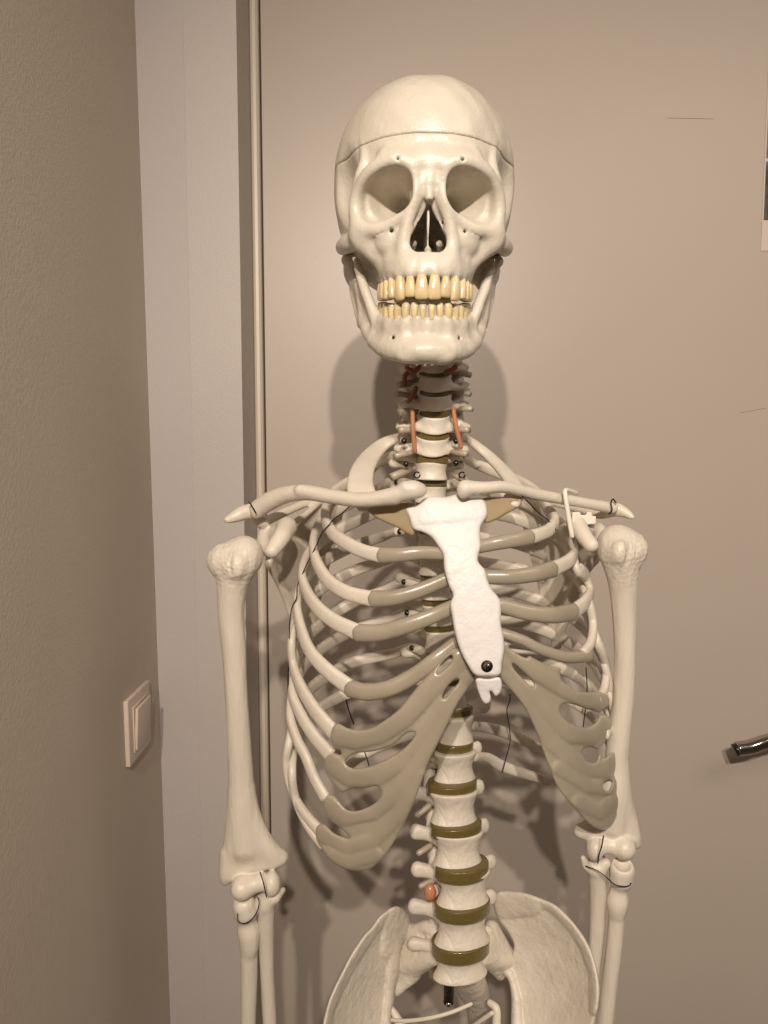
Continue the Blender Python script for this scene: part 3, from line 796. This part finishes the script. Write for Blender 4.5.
RB = {
    2: ([(550, 512), (555, 520), (549, 530), (538, 535), (530, 537)], 7.6, [(530, 537), (515, 540), (498, 543), (478, 547)]),
    3: ([(571, 540), (574, 550), (571, 559), (562, 565), (553, 569)], 8.2, [(553, 569), (535, 574), (510, 577), (486, 577)]),
    4: ([(577, 568), (586, 577), (590, 590), (585, 602), (574, 612)], 8.8, [(574, 612), (552, 615), (530, 613), (498, 605)]),
    5: ([(588, 600), (593, 622), (591, 642), (583, 654)], 6, [(588, 656), (565, 657), (540, 649), (522, 640), (499, 632)]),
    6: ([(597, 640), (606, 668), (604, 690), (597, 700)], 6, None),
    7: ([(603, 660), (612, 700), (613, 722), (605, 735)], 6, None),
    8: ([(608, 690), (617, 730), (618, 752), (612, 768)], 5.5, None),
    9: ([(612, 720), (620, 765), (619, 785)], 5, None),
    10: ([(612, 750), (619, 795), (616, 812)], 4.5, None)}

for side, R in ((-1, RA), (1, RB)):
    for n in range(2, 11):
        tr, rp, cart = R[n]; hy = {2: 463, 3: 490, 4: 515, 5: 541, 6: 565, 7: 593, 8: 625, 9: 661, 10: 695}[n]
        sp = P(np.interp(hy, [q_[2] for q_ in SP], [q_[1] for q_ in SP]), hy, np.interp(hy, [q_[2] for q_ in SP], [q_[3] for q_ in SP]))
        fr = [front(*q) for q in tr]
        pyl = tr[0][1]; xc, a = cage(pyl)
        z0 = sp[2] + 0.002; zf = fr[0][2]
        post = [sp + np.array((side * .014, .004, .004)), sp + np.array((side * .030, .026, .006)),
                np.array((sp[0] + side * .048, -.352, z0 - .10 * (z0 - zf))),
                np.array((xc + side * .66 * a, -.347, z0 - .30 * (z0 - zf))),
                np.array((xc + side * .93 * a, -.378, z0 - .62 * (z0 - zf)))]
        if side == 1 and n < 5: post[-1][1] = -.385
        path = catmull(post + fr, 8)
        N = len(path); m_ = mpp(*tr[-1], -.49); hb = np.interp(np.arange(N), [0, 8, 24, N - 10, N - 1], [.0042, .0045, .006, rp * m_ * .93, rp * m_])
        ha = np.interp(np.arange(N), [0, 20, N - 1], [.0040, .0040, .0036])
        rib = sweep_obj('rib', path, ha, hb, M['bone'], SK, normal_fn=outn, nseg=16, power=2.6, round_ends=(True, False))
        # screw at the head of the rib
        q = P(*[v for v in proj(*post[1])], post[1][1] - .006)
        bm = bmesh.new(); bmesh.ops.create_uvsphere(bm, u_segments=12, v_segments=8, radius=.0028)
        me = bpy.data.meshes.new('screw'); bm.to_mesh(me); bm.free()
        s1 = link('rib_screw', me, M['darkmetal'], rib); s1.location = q; s1['label'] = 'black screw'
        if cart:
            pc = catmull([front(*q, off=(0.0, 0.0, .003, .009)[min(i_ * 4 // len(cart), 3)]) for i_, q in enumerate(cart)], 8); k = len(pc)
            sweep_obj('costal_cartilage', pc, .0046, np.interp(np.arange(k), [0, k * .4, k - 1], [rp * m_ * 1.06, rp * m_ * .95, rp * m_ * .85]), M['cartilage'], SK, normal_fn=outn, nseg=18, power=2.3)

# first ribs: flat broad arcs over the top
def flatn(p): return np.array((0, -.35, 1.0))
for side, pts, ws in ((-1, [(410, 436, -.428), (398, 438, -.420), (384, 444, -.418), (371, 456, -.43), (362, 472, -.45), (361, 490, -.470), (370, 506, -.482)], [4, 5.5, 7.5, 10, 12, 13.5, 12]),
                      (1, [(458, 436, -.428), (468, 440, -.418), (483, 451, -.415), (498, 465, -.43), (510, 479, -.45), (516, 492, -.470), (510, 503, -.482)], [4, 4.5, 5.5, 6.5, 7.5, 8.5, 9])):
    path = catmull([P(*q) for q in pts], 8)
    wv = np.interp(np.arange(len(path)), np.arange(len(ws)) * 8, ws) * mpp(370, 460, -.44)
    sweep_obj('rib', path, .0032, wv, M['bone'], SK, normal_fn=lambda p: np.array((0, -.75, .66)), nseg=16, power=2.6)
    # second arc seen behind, reaching to the side
relief('costal_cartilage', [(366, 508), (395, 503), (418, 505), (413, 520), (414, 536), (396, 527), (375, 517)],
       [(366, 510, -.480), (395, 503, -.487), (418, 505, -.491), (413, 532, -.490), (380, 517, -.484), (400, 520, -.488)], .0035, M['amber'], SK, quad=False)
relief('costal_cartilage', [(480, 500), (500, 497), (518, 499), (522, 504), (508, 513), (484, 523)],
       [(480, 500, -.489), (500, 497, -.485), (520, 500, -.478), (484, 521, -.488), (508, 512, -.484)], .0035, M['amber'], SK, quad=False)

# floating ribs
for pts in ([(470, 726, -.395), (484, 727, -.375), (500, 731, -.362), (519, 738, -.36), (535, 746, -.368), (549, 752, -.38)],
            [(474, 757, -.405), (488, 758, -.385), (502, 766, -.375), (522, 773, -.37), (549, 781, -.375)],
            [(440, 728, -.395), (424, 730, -.375), (405, 736, -.365), (385, 744, -.362), (362, 756, -.372), (348, 766, -.38)],
            [(438, 764, -.405), (424, 766, -.385), (410, 774, -.375), (394, 780, -.372)]):
    path = catmull([P(*q) for q in pts], 8)
    sweep_obj('rib', path, .0034, np.interp(np.arange(len(path)), [0, 16, len(path) - 1], [.0046, .0058, .0046]), M['bone'], SK, normal_fn=lambda p: np.array((0, -1.0, 0)), nseg=16)

# joined costal cartilages (ribs 6 to 10), one web each side
def ctl(pts, off=0.0):
    return [(q[0], q[1], front(*q, off=off)[1]) for q in pts]
LA = [(336, 723), (350, 729), (369, 729), (385, 720), (398, 710), (410, 696), (421, 682), (438, 665), (455, 648), (470, 655), (476, 666), (475, 678),
      (467, 690), (457, 705), (449, 722), (440, 740), (431, 757), (423, 778), (415, 800), (405, 822), (394, 842), (383, 858), (371, 868), (356, 871), (342, 868), (331, 861), (323, 851),
      (316, 838), (317, 826), (324, 824), (334, 833), (344, 837), (350, 838), (341, 828), (330, 820), (323, 806), (323, 797), (331, 794), (342, 802), (344, 796), (334, 785), (325, 770), (326, 756), (332, 752), (341, 755), (341, 751), (334, 748), (330, 738)]
holesA = [[(437, 671), (444, 661), (452, 655), (452, 660), (444, 670), (437, 674)],
          [(442, 698), (448, 686), (458, 678), (459, 681), (452, 690), (444, 699)],
          [(345, 762), (354, 754), (375, 751), (394, 744), (407, 733), (415, 732), (414, 737), (402, 750), (385, 760), (366, 767), (352, 768)],
          [(340, 797), (350, 789), (366, 788), (377, 786), (381, 793), (378, 800), (366, 808), (351, 811), (343, 806)],
          ]
ridA = [([(335, 735), (356, 739), (380, 733), (403, 718), (430, 690), (462, 660)], 11, .0030),
        ([(329, 762), (350, 777), (375, 777), (400, 762), (428, 728), (462, 676)], 10, .0022),
        ([(326, 804), (345, 817), (372, 812), (398, 792), (425, 752), (460, 690)], 9, .0022),
        ([(322, 834), (345, 848), (372, 842), (398, 815), (420, 775)], 8, .002),
        ([(327, 853), (350, 862), (375, 855)], 8, .002)]
cpts = [(335, 735), (360, 740), (400, 720), (440, 670), (470, 660), (440, 730), (420, 780), (395, 830), (370, 860), (340, 860), (322, 840), (328, 805), (330, 765), (380, 770), (370, 810)]
relief('costal_cartilage', LA, ctl(cpts), .0030, M['cartilage'], SK, holes=holesA, ridges=ridA, h=.00115)
LB = [(499, 641), (512, 644), (530, 656), (548, 665), (562, 669), (574, 690), (590, 692), (603, 692), (609, 698), (608, 706), (600, 712), (596, 716), (604, 714),
      (611, 720), (611, 732), (604, 743), (598, 750), (604, 758), (612, 752), (618, 751), (622, 760), (621, 771), (614, 779), (617, 777), (623, 783), (623, 797), (618, 814), (611, 826), (603, 830), (592, 826), (582, 817),
      (570, 803), (557, 786), (548, 764), (540, 743), (530, 718), (516, 696), (500, 678), (497, 660)]
holesB = [[(509, 645), (518, 648), (528, 655), (527, 658), (516, 653), (509, 648)],
          [(512, 663), (522, 671), (534, 684), (534, 688), (523, 679), (513, 667)],
          [(561, 670), (566, 668), (580, 676), (592, 688), (588, 691), (572, 686), (562, 681)],
          [(560, 708), (563, 704), (572, 704), (586, 709), (598, 713), (596, 722), (585, 727), (571, 723), (562, 716)],
          [(583, 750), (590, 747), (597, 750), (598, 758), (594, 763), (585, 760)],
          [(603, 783), (608, 780), (612, 781), (611, 788), (607, 791), (603, 788)]]
ridB = [([(507, 649), (530, 668), (561, 687), (586, 700), (603, 701)], 9, .0028),
        ([(504, 661), (526, 687), (549, 717), (572, 735), (593, 736), (606, 724)], 9, .0024),
        ([(508, 674), (530, 706), (554, 744), (582, 768), (605, 770), (617, 758)], 9, .0022),
        ([(560, 768), (590, 786), (612, 788), (619, 782)], 8, .002),
        ([(580, 802), (600, 812), (617, 800)], 8, .002)]
cptsB = [(500, 650), (530, 660), (560, 680), (600, 700), (530, 700), (550, 740), (560, 780), (590, 810), (603, 828), (618, 790), (618, 760), (608, 725), (575, 735), (590, 770)]
relief('costal_cartilage', LB, ctl(cptsB), .0030, M['cartilage'], SK, holes=holesB, ridges=ridB, h=.00115)

# ------------------------------------------------------------------ sternum
st = [(431, 496), (445, 497), (458, 494), (470, 498), (483, 499), (487, 507), (487, 516), (481, 526), (480, 534), (481, 546), (479, 553), (478, 561), (485, 570), (487, 578), (491, 588), (500, 600), (501, 612), (501, 624),
      (504, 640), (504, 652), (502, 664), (500, 675), (488, 676.5), (475, 675), (467, 664), (460, 650), (455, 634), (452, 616), (450, 604), (453, 595), (449, 586), (444, 568), (443, 555), (438, 546), (431, 537), (422, 532), (413, 529), (409, 518), (405.5, 508), (416, 506), (422, 500)]
stc = [(431, 496, -.489), (484, 499, -.489), (405, 508, -.487), (460, 550, -.505), (445, 565, -.505), (480, 560, -.505), (475, 620, -.515), (460, 650, -.517), (503, 650, -.517), (488, 676, -.518)]
stern = relief('sternum', st, stc, .0052, M['sternum'], SK, h=.0010, r=.003, ridges=[([(412, 512), (480, 505)], 14, .0012)])
stern['label'] = 'bright white breastbone'
xi = relief('xiphoid_process', [(476, 678.5), (488, 679), (500, 677.5), (502, 686), (500, 693), (495.5, 696.5), (493, 693), (491, 690.5), (489.5, 692), (491, 697), (490, 702), (486, 704), (482, 701), (479, 694), (476.5, 686)],
       [(476, 678, -.517), (500, 678, -.517), (488, 700, -.514), (495, 690, -.515)], .0035, M['sternum'], stern, h=.0008, r=.002, quad=False)
for r_, h_, mm, yy in ((.0050, .0020, 'darkmetal', -.524), (.0030, .0030, 'chrome', -.5255), (.0016, .0042, 'wire', -.5265)):
    bm = bmesh.new(); bmesh.ops.create_cone(bm, cap_ends=True, segments=28, radius1=r_, radius2=r_ * .85, depth=h_)
    me = bpy.data.meshes.new('sc'); bm.to_mesh(me); bm.free()
    s1 = link('sternum_screw', me, M[mm], stern); s1.location = P(487, 666.5, yy); s1.rotation_euler = (math.pi / 2, 0, 0)
    s1['label'] = 'dark metal screw'

# ------------------------------------------------------------------ shoulder girdle
px_bone('clavicle', [('c', [(259, 508, -.447, 9), (270, 501, -.452, 9.5), (288, 494, -.463, 8.5), (309, 493, -.475, 7.6), (335, 497, -.487, 7.2), (363, 500, -.497, 7.5), (390, 496, -.503, 8.2), (413, 490, -.506, 9.5)], .004),
                     ('c', [(405, 486, -.508, 5), (420, 490, -.504, 7)], .004), ('c', [(300, 490, -.476, 5), (345, 499, -.490, 4.5), (395, 500, -.503, 5)], .004), ('e', (256, 512, -.447), (5, 7, 7), .004)], M['bone'], SK)
px_bone('clavicle', [('c', [(467, 488, -.504, 8), (483, 488, -.503, 6.5), (505, 487, -.494, 6.2), (530, 493, -.480, 6), (561, 499, -.462, 5.6), (590, 504, -.450, 5.4), (612, 508, -.444, 6)], .004),
                     ('e', (463, 490, -.504), (6, 7, 9), .004)], M['bone'], SK)
# scapulae
px_bone('scapula', [('c', [(251, 511, -.437, 7.5), (243, 513, -.440, 7.5), (234, 517, -.444, 5.8), (227, 520, -.447, 3.4)], .004),              # acromion
                    ('c', [(251, 512, -.437, 5), (262, 521, -.42, 5), (285, 512, -.395, 4.5), (315, 500, -.37, 4), (340, 498, -.355, 3.5)], .005),                 # spine
                    ('c', [(287, 527, -.447, 9.5), (281, 538, -.462, 9), (272, 551, -.472, 7.5)], .005), ('c', [(287, 527, -.447, 8), (272, 535, -.425, 8)], .005),
                    ('e', (265, 540, -.425), (8, 8, 15), .005), ('e', (262, 522, -.43), (7, 7, 6), .004),
                    ('c', [(266, 545, -.42, 9), (285, 560, -.40, 5)], .006),
                    ('t', [(270, 560, -.41), (322, 500, -.362), (305, 655, -.352)], 2.2, .005), ('t', [(322, 500, -.362), (345, 500, -.345), (305, 655, -.352)], 2.2, .005),
                    ('c', [(268, 563, -.412, 4), (284, 590, -.392, 3.5), (297, 612, -.37, 3.2), (306, 655, -.352, 4)], .004),
                    ('c', [(283, 530, -.42, 4), (305, 515, -.39, 3.2), (322, 500, -.365, 3)], .004)], M['bone'], SK, h=.0014)
px_bone('scapula', [('c', [(618, 509, -.437, 6), (626, 513, -.441, 5), (632, 517, -.445, 3)], .004),
                    ('c', [(616, 511, -.435, 5), (600, 514, -.415, 5), (575, 508, -.39, 4.5), (545, 500, -.368, 4), (520, 498, -.355, 3.5)], .005),
                    ('c', [(576, 523, -.447, 9), (584, 536, -.460, 8.2), (591, 545, -.468, 7.5)], .005), ('c', [(576, 523, -.447, 8), (594, 530, -.425, 8)], .005),
                    ('e', (600, 538, -.425), (8, 8, 15), .005),
                    ('c', [(598, 545, -.42, 9), (578, 560, -.40, 5)], .006),
                    ('t', [(594, 556, -.41), (540, 500, -.362), (556, 650, -.352)], 2.2, .005), ('t', [(540, 500, -.362), (518, 500, -.345), (556, 650, -.352)], 2.2, .005),
                    ('c', [(596, 560, -.412, 4), (578, 580, -.392, 3.5), (565, 612, -.37, 3.2), (556, 650, -.352, 4)], .004)], M['bone'], SK, h=.0014)
br = relief('shoulder_bracket', [(572, 512), (580, 512), (581, 515), (586, 515), (587, 512), (592, 512), (592, 516), (596, 516), (596, 524), (572, 526)],
            [(572, 512, -.452), (596, 512, -.447), (572, 524, -.452), (596, 524, -.447)], .003, M['white_plastic'], SK, h=.0007, r=.0006, smooth=False, quad=False)
br['label'] = 'white notched bracket'
hk = wire('plastic_hook', at_list([(576, 493, -.452), (570, 491, -.462), (565, 491, -.472), (565.5, 497, -.4745), (568, 513, -.475), (572, 536, -.476)]), .0021, M['white_plastic'], None, 4)
tag(hk, 'thin cream bent rod hooked over the collarbone at the right shoulder', 'hook')
# wire rings at the collarbone ends
wire('joint_wire', at_list([(616, 503, -.452), (613, 499, -.448), (611, 503, -.452), (612, 510, -.454), (609, 514, -.45)]), .0006, M['wire'], SK)
wire('joint_wire', at_list([(249, 502, -.452), (252, 506, -.458), (256, 513, -.458)]), .0006, M['wire'], SK)

# ------------------------------------------------------------------ arms
def head_rough(px, py):
    c = P(px, py, -.455)
    def post(f, x, y, z):
        d = np.sqrt((x - c[0]) ** 2 + (y - c[1]) ** 2 + (z - c[2]) ** 2)
        wgt = np.clip(1 - (z - c[2] - .012) / .012, 0, 1) * np.exp(-(d / .026) ** 4)
        n = np.sin(x * 900 + 2 * np.sin(z * 500)) * np.sin(z * 800 + 1.5 * np.sin(x * 600)) + .6 * np.sin(x * 1700 + z * 900) * np.sin(z * 1500 - y * 900)
        return (f + (.0006 * n * wgt)).astype(np.float32)
    return post


px_bone('humerus', [('e', (244, 556, -.452), (19.5, 19, 20.5), .006), ('e', (222, 561, -.455), (15, 15, 17), .010), ('e', (236, 566, -.470), (9, 7, 12), .006),
                    ('c', [(236, 566, -.455, 19), (232, 590, -.453, 15), (231, 615, -.451, 13), (234, 650, -.449, 12), (236, 690, -.446, 11.3), (239, 740, -.442, 11.8), (241, 775, -.439, 12.5), (242, 808, -.437, 13), (245, 845, -.435, 13)], .006),
                    ('c', [(237, 790, -.438, 5), (232, 825, -.435, 5.5), (229, 852, -.434, 6), (228, 874, -.432, 7)], .008), ('c', [(247, 790, -.438, 5), (256, 822, -.435, 6), (268, 845, -.433, 7), (281, 857, -.430, 7.5)], .008),
                    ('t', [(242, 800, -.437), (232, 870, -.433), (272, 862, -.433)], 6, .010),
                    ('e', (242, 888, -.443), (11.5, 12, 12), .004), ('c', [(248, 886, -.440, 9), (262, 882, -.440, 8.5)], .004), ('e', (272, 884, -.441), (8.5, 11, 12.5), .003),
                    ('-e', (257, 868, -.452), (9, 6, 7), .004), ('c', [(225, 852, -.434, 4), (225, 880, -.432, 5)], .006), ('-c', [(228, 548, -.474, 1.5), (230, 572, -.474, 2)], .004)], M['bone_streak'], SK, k=.006, h=.001, post=head_rough(233, 560))
px_bone('humerus', [('e', (617, 545, -.452), (20, 19, 20.5), .006), ('e', (634, 550, -.455), (14, 14, 16), .010), ('e', (620, 552, -.470), (8, 7, 11), .006),
                    ('c', [(620, 556, -.455, 19), (623, 580, -.453, 15), (624, 605, -.451, 12.5), (625, 640, -.449, 11), (624, 690, -.446, 10.5), (619, 735, -.442, 11), (616, 765, -.439, 11.5), (615, 795, -.437, 13), (612, 825, -.435, 12)], .006),
                    ('c', [(621, 765, -.438, 5), (625, 795, -.436, 5.5), (631, 820, -.434, 6), (635, 842, -.432, 6.5)], .008), ('c', [(610, 775, -.438, 5), (603, 805, -.436, 6), (594, 825, -.434, 7), (581, 831, -.430, 7.5)], .008),
                    ('t', [(614, 780, -.437), (630, 835, -.433), (592, 832, -.433)], 6, .010),
                    ('e', (624, 848, -.443), (11.5, 12, 11.5), .004), ('c', [(618, 846, -.440, 9), (604, 845, -.440, 8.5)], .004), ('e', (594.5, 849, -.441), (8.5, 11, 12), .003),
                    ('-e', (607, 830, -.452), (8, 6, 6), .004), ('-c', [(629, 540, -.474, 1.5), (628, 565, -.474, 2)], .004)], M['bone_streak'], SK, k=.006, h=.001, post=head_rough(628, 555))
# radius and ulna
px_bone('radius', [('c', [(244, 905, -.438, 11.5), (246, 911, -.437, 12)], .002), ('c', [(246, 915, -.436, 9), (248, 930, -.435, 9)], .004), ('e', (250, 940, -.437), (9, 8, 18), .008),
                   ('c', [(248, 930, -.435, 9), (249, 970, -.432, 8.5), (248, 1030, -.43, 7.5), (246, 1120, -.43, 8), (246, 1200, -.43, 11)], .004), ('-e', (243, 896, -.441), (9, 8, 4), .002)], M['bone_streak'], SK, k=.004)
px_bone('ulna', [('c', [(262, 903, -.433, 8), (270, 898, -.436, 8)], .004), ('c', [(275, 897, -.438, 6), (283, 890, -.43, 3)], .004),
                 ('c', [(266, 905, -.434, 9), (266, 930, -.431, 8), (267, 970, -.428, 7), (270, 1030, -.425, 7), (274, 1120, -.425, 6.5), (276, 1200, -.425, 8)], .006), ('c', [(268, 898, -.415, 9), (266, 920, -.42, 8)], .006)], M['bone_streak'], SK, k=.005)
px_bone('radius', [('c', [(622, 870, -.440, 12.5), (621.5, 878, -.439, 12)], .002), ('c', [(620, 884, -.437, 8.5), (618, 900, -.436, 8.5)], .004), ('e', (617, 906, -.438), (8.8, 8, 14), .008),
                   ('c', [(618, 900, -.436, 8.5), (615, 940, -.434, 8), (609, 990, -.432, 8), (603, 1050, -.43, 8), (596, 1140, -.43, 8), (592, 1200, -.43, 11)], .004), ('-e', (623, 864, -.444), (9, 9, 6), .002)], M['bone_streak'], SK, k=.004)
px_bone('ulna', [('c', [(583, 858, -.44, 3), (587, 866, -.438, 5), (598, 868, -.436, 6), (606, 863, -.438, 5)], .004),
                 ('c', [(597, 870, -.434, 9), (598, 895, -.431, 8.5), (596, 940, -.428, 7.5), (591, 990, -.425, 7), (586, 1050, -.425, 7), (582, 1140, -.425, 6.5), (580, 1200, -.425, 8)], .006), ('c', [(597, 860, -.415, 9), (598, 890, -.42, 8)], .006)], M['bone_streak'], SK, k=.005)
# elbow wires
wire('elbow_wire', at_list([(260, 872, -.456), (263, 881, -.460), (265, 890, -.458), (266.5, 897, -.452)]), .0006, M['wire'], SK)
wire('elbow_wire', at_list([(237.5, 914, -.449), (238, 921, -.452), (244, 923.5, -.453), (252, 919, -.453), (258, 909, -.452), (259, 901, -.450), (257.5, 897, -.448)]), .0005, M['wire'], SK)
wire('elbow_wire', at_list([(603.5, 836, -.458), (602, 845, -.460), (599, 855, -.457), (598, 863, -.452)]), .0006, M['wire'], SK)
wire('elbow_wire', at_list([(586, 866, -.446), (596, 870, -.45), (606, 877, -.455), (614, 884, -.456), (624, 886.5, -.456), (630, 885, -.452), (631, 882, -.448)]), .0005, M['wire'], SK)

# ------------------------------------------------------------------ pelvis
iA = [(411, 925), (408, 915), (402, 908), (395, 906), (386, 911), (378, 918), (372, 927), (365, 934), (357, 945), (349, 958), (341, 974), (334, 988), (329, 1000), (325, 1014), (322, 1030), (320, 1060), (330, 1085), (350, 1090), (372, 1082), (388, 1060), (393, 1035), (391, 1015), (394, 1002), (395, 990),
      (399, 975), (400, 960), (402, 948), (407, 938)]
cA = [(411, 925, -.392), (395, 906, -.402), (378, 918, -.425), (365, 934, -.445), (349, 958, -.462), (334, 988, -.478), (322, 1030, -.490), (330, 1085, -.49), (395, 990, -.408), (400, 955, -.398), (391, 1030, -.42), (388, 1065, -.435),
      (368, 990, -.432), (355, 1010, -.45), (360, 1050, -.455), (380, 960, -.415)]
relief('hip_bone', iA, cA, .0035, M['rough_bone'], SK, h=.0013, r=.003,
       ridges=[([(400, 912), (384, 916), (368, 935), (352, 960), (338, 985), (328, 1010), (323, 1040)], 7, .0035), ([(398, 915), (396, 935), (395, 950)], 14, .0045), ([(397, 960), (394, 995), (391, 1030)], 9, .005), ([(350, 1090), (385, 1070)], 30, .01)])
iB = [(495, 893), (505, 890), (515, 891), (526, 893), (540, 898), (554, 904), (566, 914), (577, 927), (586, 940), (593, 955), (598, 975), (600, 992), (598, 1010), (592, 1030), (585, 1060), (570, 1085), (545, 1092), (522, 1080), (512, 1055), (511, 1025),
      (511, 995), (508, 980), (502, 972), (510, 960), (514, 945), (508, 932), (500, 922), (494, 908)]
cB = [(495, 893, -.398), (515, 891, -.402), (540, 898, -.418), (566, 914, -.44), (586, 940, -.458), (598, 975, -.474), (598, 1010, -.484), (585, 1060, -.49), (545, 1092, -.485), (512, 1055, -.435), (511, 1000, -.415), (502, 972, -.405), (514, 945, -.398), (500, 920, -.394),
      (545, 960, -.425), (560, 1000, -.445), (550, 1040, -.455), (530, 925, -.405)]
relief('hip_bone', iB, cB, .0035, M['rough_bone'], SK, h=.0013, r=.003,
       ridges=[([(500, 897), (525, 897), (550, 905), (572, 925), (586, 948), (595, 975), (595, 1010)], 6, .003), ([(505, 905), (530, 903)], 14, .004), ([(506, 975), (513, 1000), (515, 1040)], 8, .005), ([(545, 1090), (580, 1070)], 30, .01)])
# sacrum with its wings
px_bone('sacrum', [('c', [(462, 950, -.40, 16), (460, 965, -.40, 14)], .004),
                   ('t', [(436, 955, -.425), (412, 932, -.392), (402, 965, -.398)], 8, .006), ('t', [(436, 955, -.425), (402, 965, -.398), (408, 978, -.40)], 6, .008), ('t', [(400, 962, -.398), (397, 992, -.405), (416, 975, -.405)], 4, .006), ('c', [(412, 932, -.395, 6), (430, 928, -.41, 7), (440, 940, -.42, 7)], .006),
                   ('t', [(482, 955, -.425), (492, 928, -.392), (510, 960, -.398)], 8, .006), ('t', [(482, 955, -.425), (510, 960, -.398), (500, 974, -.40)], 6, .008),
                   ('c', [(470, 970, -.425, 12), (478, 1000, -.38, 13), (480, 1030, -.35, 11), (478, 1060, -.345, 7)], .008), ('c', [(455, 968, -.40, 14), (470, 985, -.375, 14)], .01)],
        M['rough_bone'], SK, h=.0013, k=.006)
p = P(453, 974, -.4345); m_ = mpp(453, 974, -.4345)
inst('intervertebral_disc', MD, p, (24.5 * m_, 17.5 * m_, 3.2 * m_), (-.25, 0, 0))
# metal rod end under the column
sweep_obj('spine_rod', np.array([P(449, 960, -.432), P(449, 990, -.435), P(448.5, 1003, -.436)]), .0048, .0048, M['blackrod'], SK, nseg=20, power=2, round_ends=(False, False))
bm = bmesh.new(); bmesh.ops.create_uvsphere(bm, u_segments=16, v_segments=10, radius=.0028)
me = bpy.data.meshes.new('nut'); bm.to_mesh(me); bm.free(); s1 = link('rod_end', me, M['chrome'], SK); s1.location = P(448.5, 1004, -.439)
# ligaments / iliac cord
wire('ligament', at_list([(392, 1020, -.43), (405, 1021, -.44), (430, 1018, -.45), (452, 1012, -.45), (471, 1004, -.445)]), .0019, M['ligament'], SK)
wire('ligament', at_list([(468, 1030, -.42), (482, 1020, -.43), (492, 1013, -.435)]), .0022, M['ligament'], SK)
px_bone('ischial_spine', [('c', [(490, 1003, -.42, 3.5), (496, 1008, -.425, 4), (497, 1030, -.43, 5), (508, 1060, -.44, 9)], .004)], M['bone'], SK)
px_bone('ischial_spine', [('c', [(392, 1009, -.42, 3), (398, 1020, -.425, 4.5), (404, 1032, -.43, 4.5), (392, 1060, -.44, 9)], .004)], M['bone'], SK)
# pubis, below the picture, and the stand that carries the pelvis
px_bone('pubis', [('c', [(372, 1080, -.46, 12), (410, 1120, -.50, 9), (448, 1135, -.52, 11), (490, 1120, -.50, 9), (530, 1080, -.46, 12)], .006)], M['bone'], SK, h=.002)
pz = P(448, 1140, -.46)
sweep_obj('stand_pole', np.array([(pz[0], -.44, .045), (pz[0], -.44, pz[2] * .5), (pz[0], -.44, pz[2])]), .012, .012, M['chrome'], SK, nseg=24, power=2, round_ends=(False, False))
wire('stand_bracket', [(pz[0], -.44, pz[2] - .02), (pz[0], -.47, pz[2]), (pz[0], -.515, pz[2] + .01)], .007, M['chrome'], SK)
for k in range(5):
    a = k * 2 * math.pi / 5 + .3
    leg = sweep_obj('stand_leg', np.array([(pz[0], -.44, .075), (pz[0] + .12 * math.cos(a), -.44 + .12 * math.sin(a), .07), (pz[0] + .25 * math.cos(a), -.44 + .25 * math.sin(a), .055)]), .012, .016, M['blackrod'], SK, nseg=12)
    bm = bmesh.new(); bmesh.ops.create_cone(bm, cap_ends=True, segments=24, radius1=.024, radius2=.024, depth=.02)
    me = bpy.data.meshes.new('castor'); bm.to_mesh(me); bm.free(); s1 = link('castor', me, M['blackrod'], leg); s1.location = (pz[0] + .25 * math.cos(a), -.44 + .25 * math.sin(a), .024); s1.rotation_euler = (math.pi / 2, 0, a)
SK.location = (0, 0, 0)

# ------------------------------------------------------------------ threads along the ribs
def fz(l, off=-.009): return [front(q[0], q[1], off=off) for q in l]
wire('rib_wire', fz([(352, 504), (348, 508), (341, 514), (334, 519), (328, 526), (322, 533), (317, 544), (311, 556), (306, 566), (302, 575), (297.5, 585), (296.5, 598), (292.5, 606), (290, 620), (289, 638)]), .0005, M['wire'], SK)
wire('rib_wire', fz([(289, 645), (288.5, 665), (288, 690)], -.004), .0006, M['wire'], SK)
wire('rib_wire', at_list([(510, 694, -.42), (510, 700, -.42), (507, 709, -.418), (509, 725, -.41), (510, 742, -.395), (506, 758, -.39), (502, 773, -.385)]), .0005, M['wire'], SK)
wire('rib_wire', at_list([(586, 668, -.43), (587, 690, -.43), (584, 720, -.43), (583, 728, -.43)]), .0005, M['wire'], SK)
wire('rib_wire', at_list([(364, 750, -.42), (368, 762, -.42), (370, 769, -.42)]), .0005, M['wire'], SK)
wire('rib_wire', at_list([(346, 700, -.40), (350, 714, -.40), (354, 724, -.40)]), .0006, M['wire'], SK)
wire('rib_wire', at_list([(522, 496, -.49), (530, 504, -.48), (540, 514, -.47), (548, 520, -.47), (556, 530, -.47)]), .0005, M['wire'], SK)
# small rings of wire beside the first thoracic vertebra
for cx_, cy_ in ((404, 441), (406, 464), (456, 441), (456, 463)):
    bm = bmesh.new(); bmesh.ops.create_uvsphere(bm, u_segments=12, v_segments=8, radius=.0027)
    me = bpy.data.meshes.new('screw'); bm.to_mesh(me); bm.free(); s1 = link('rib_screw', me, M['darkmetal'], SK); s1.location = P(cx_, cy_, -.462); s1['label'] = 'black screw'
for cx_, cy_ in ((417, 475), (462, 475)):
    r_ = 2.9
    wire('wire_loop', [P(cx_ + r_ * math.cos(t), cy_ + r_ * math.sin(t), -.472) for t in np.linspace(0, 5.4, 9)], .0007, M['wire'], SK, 3)
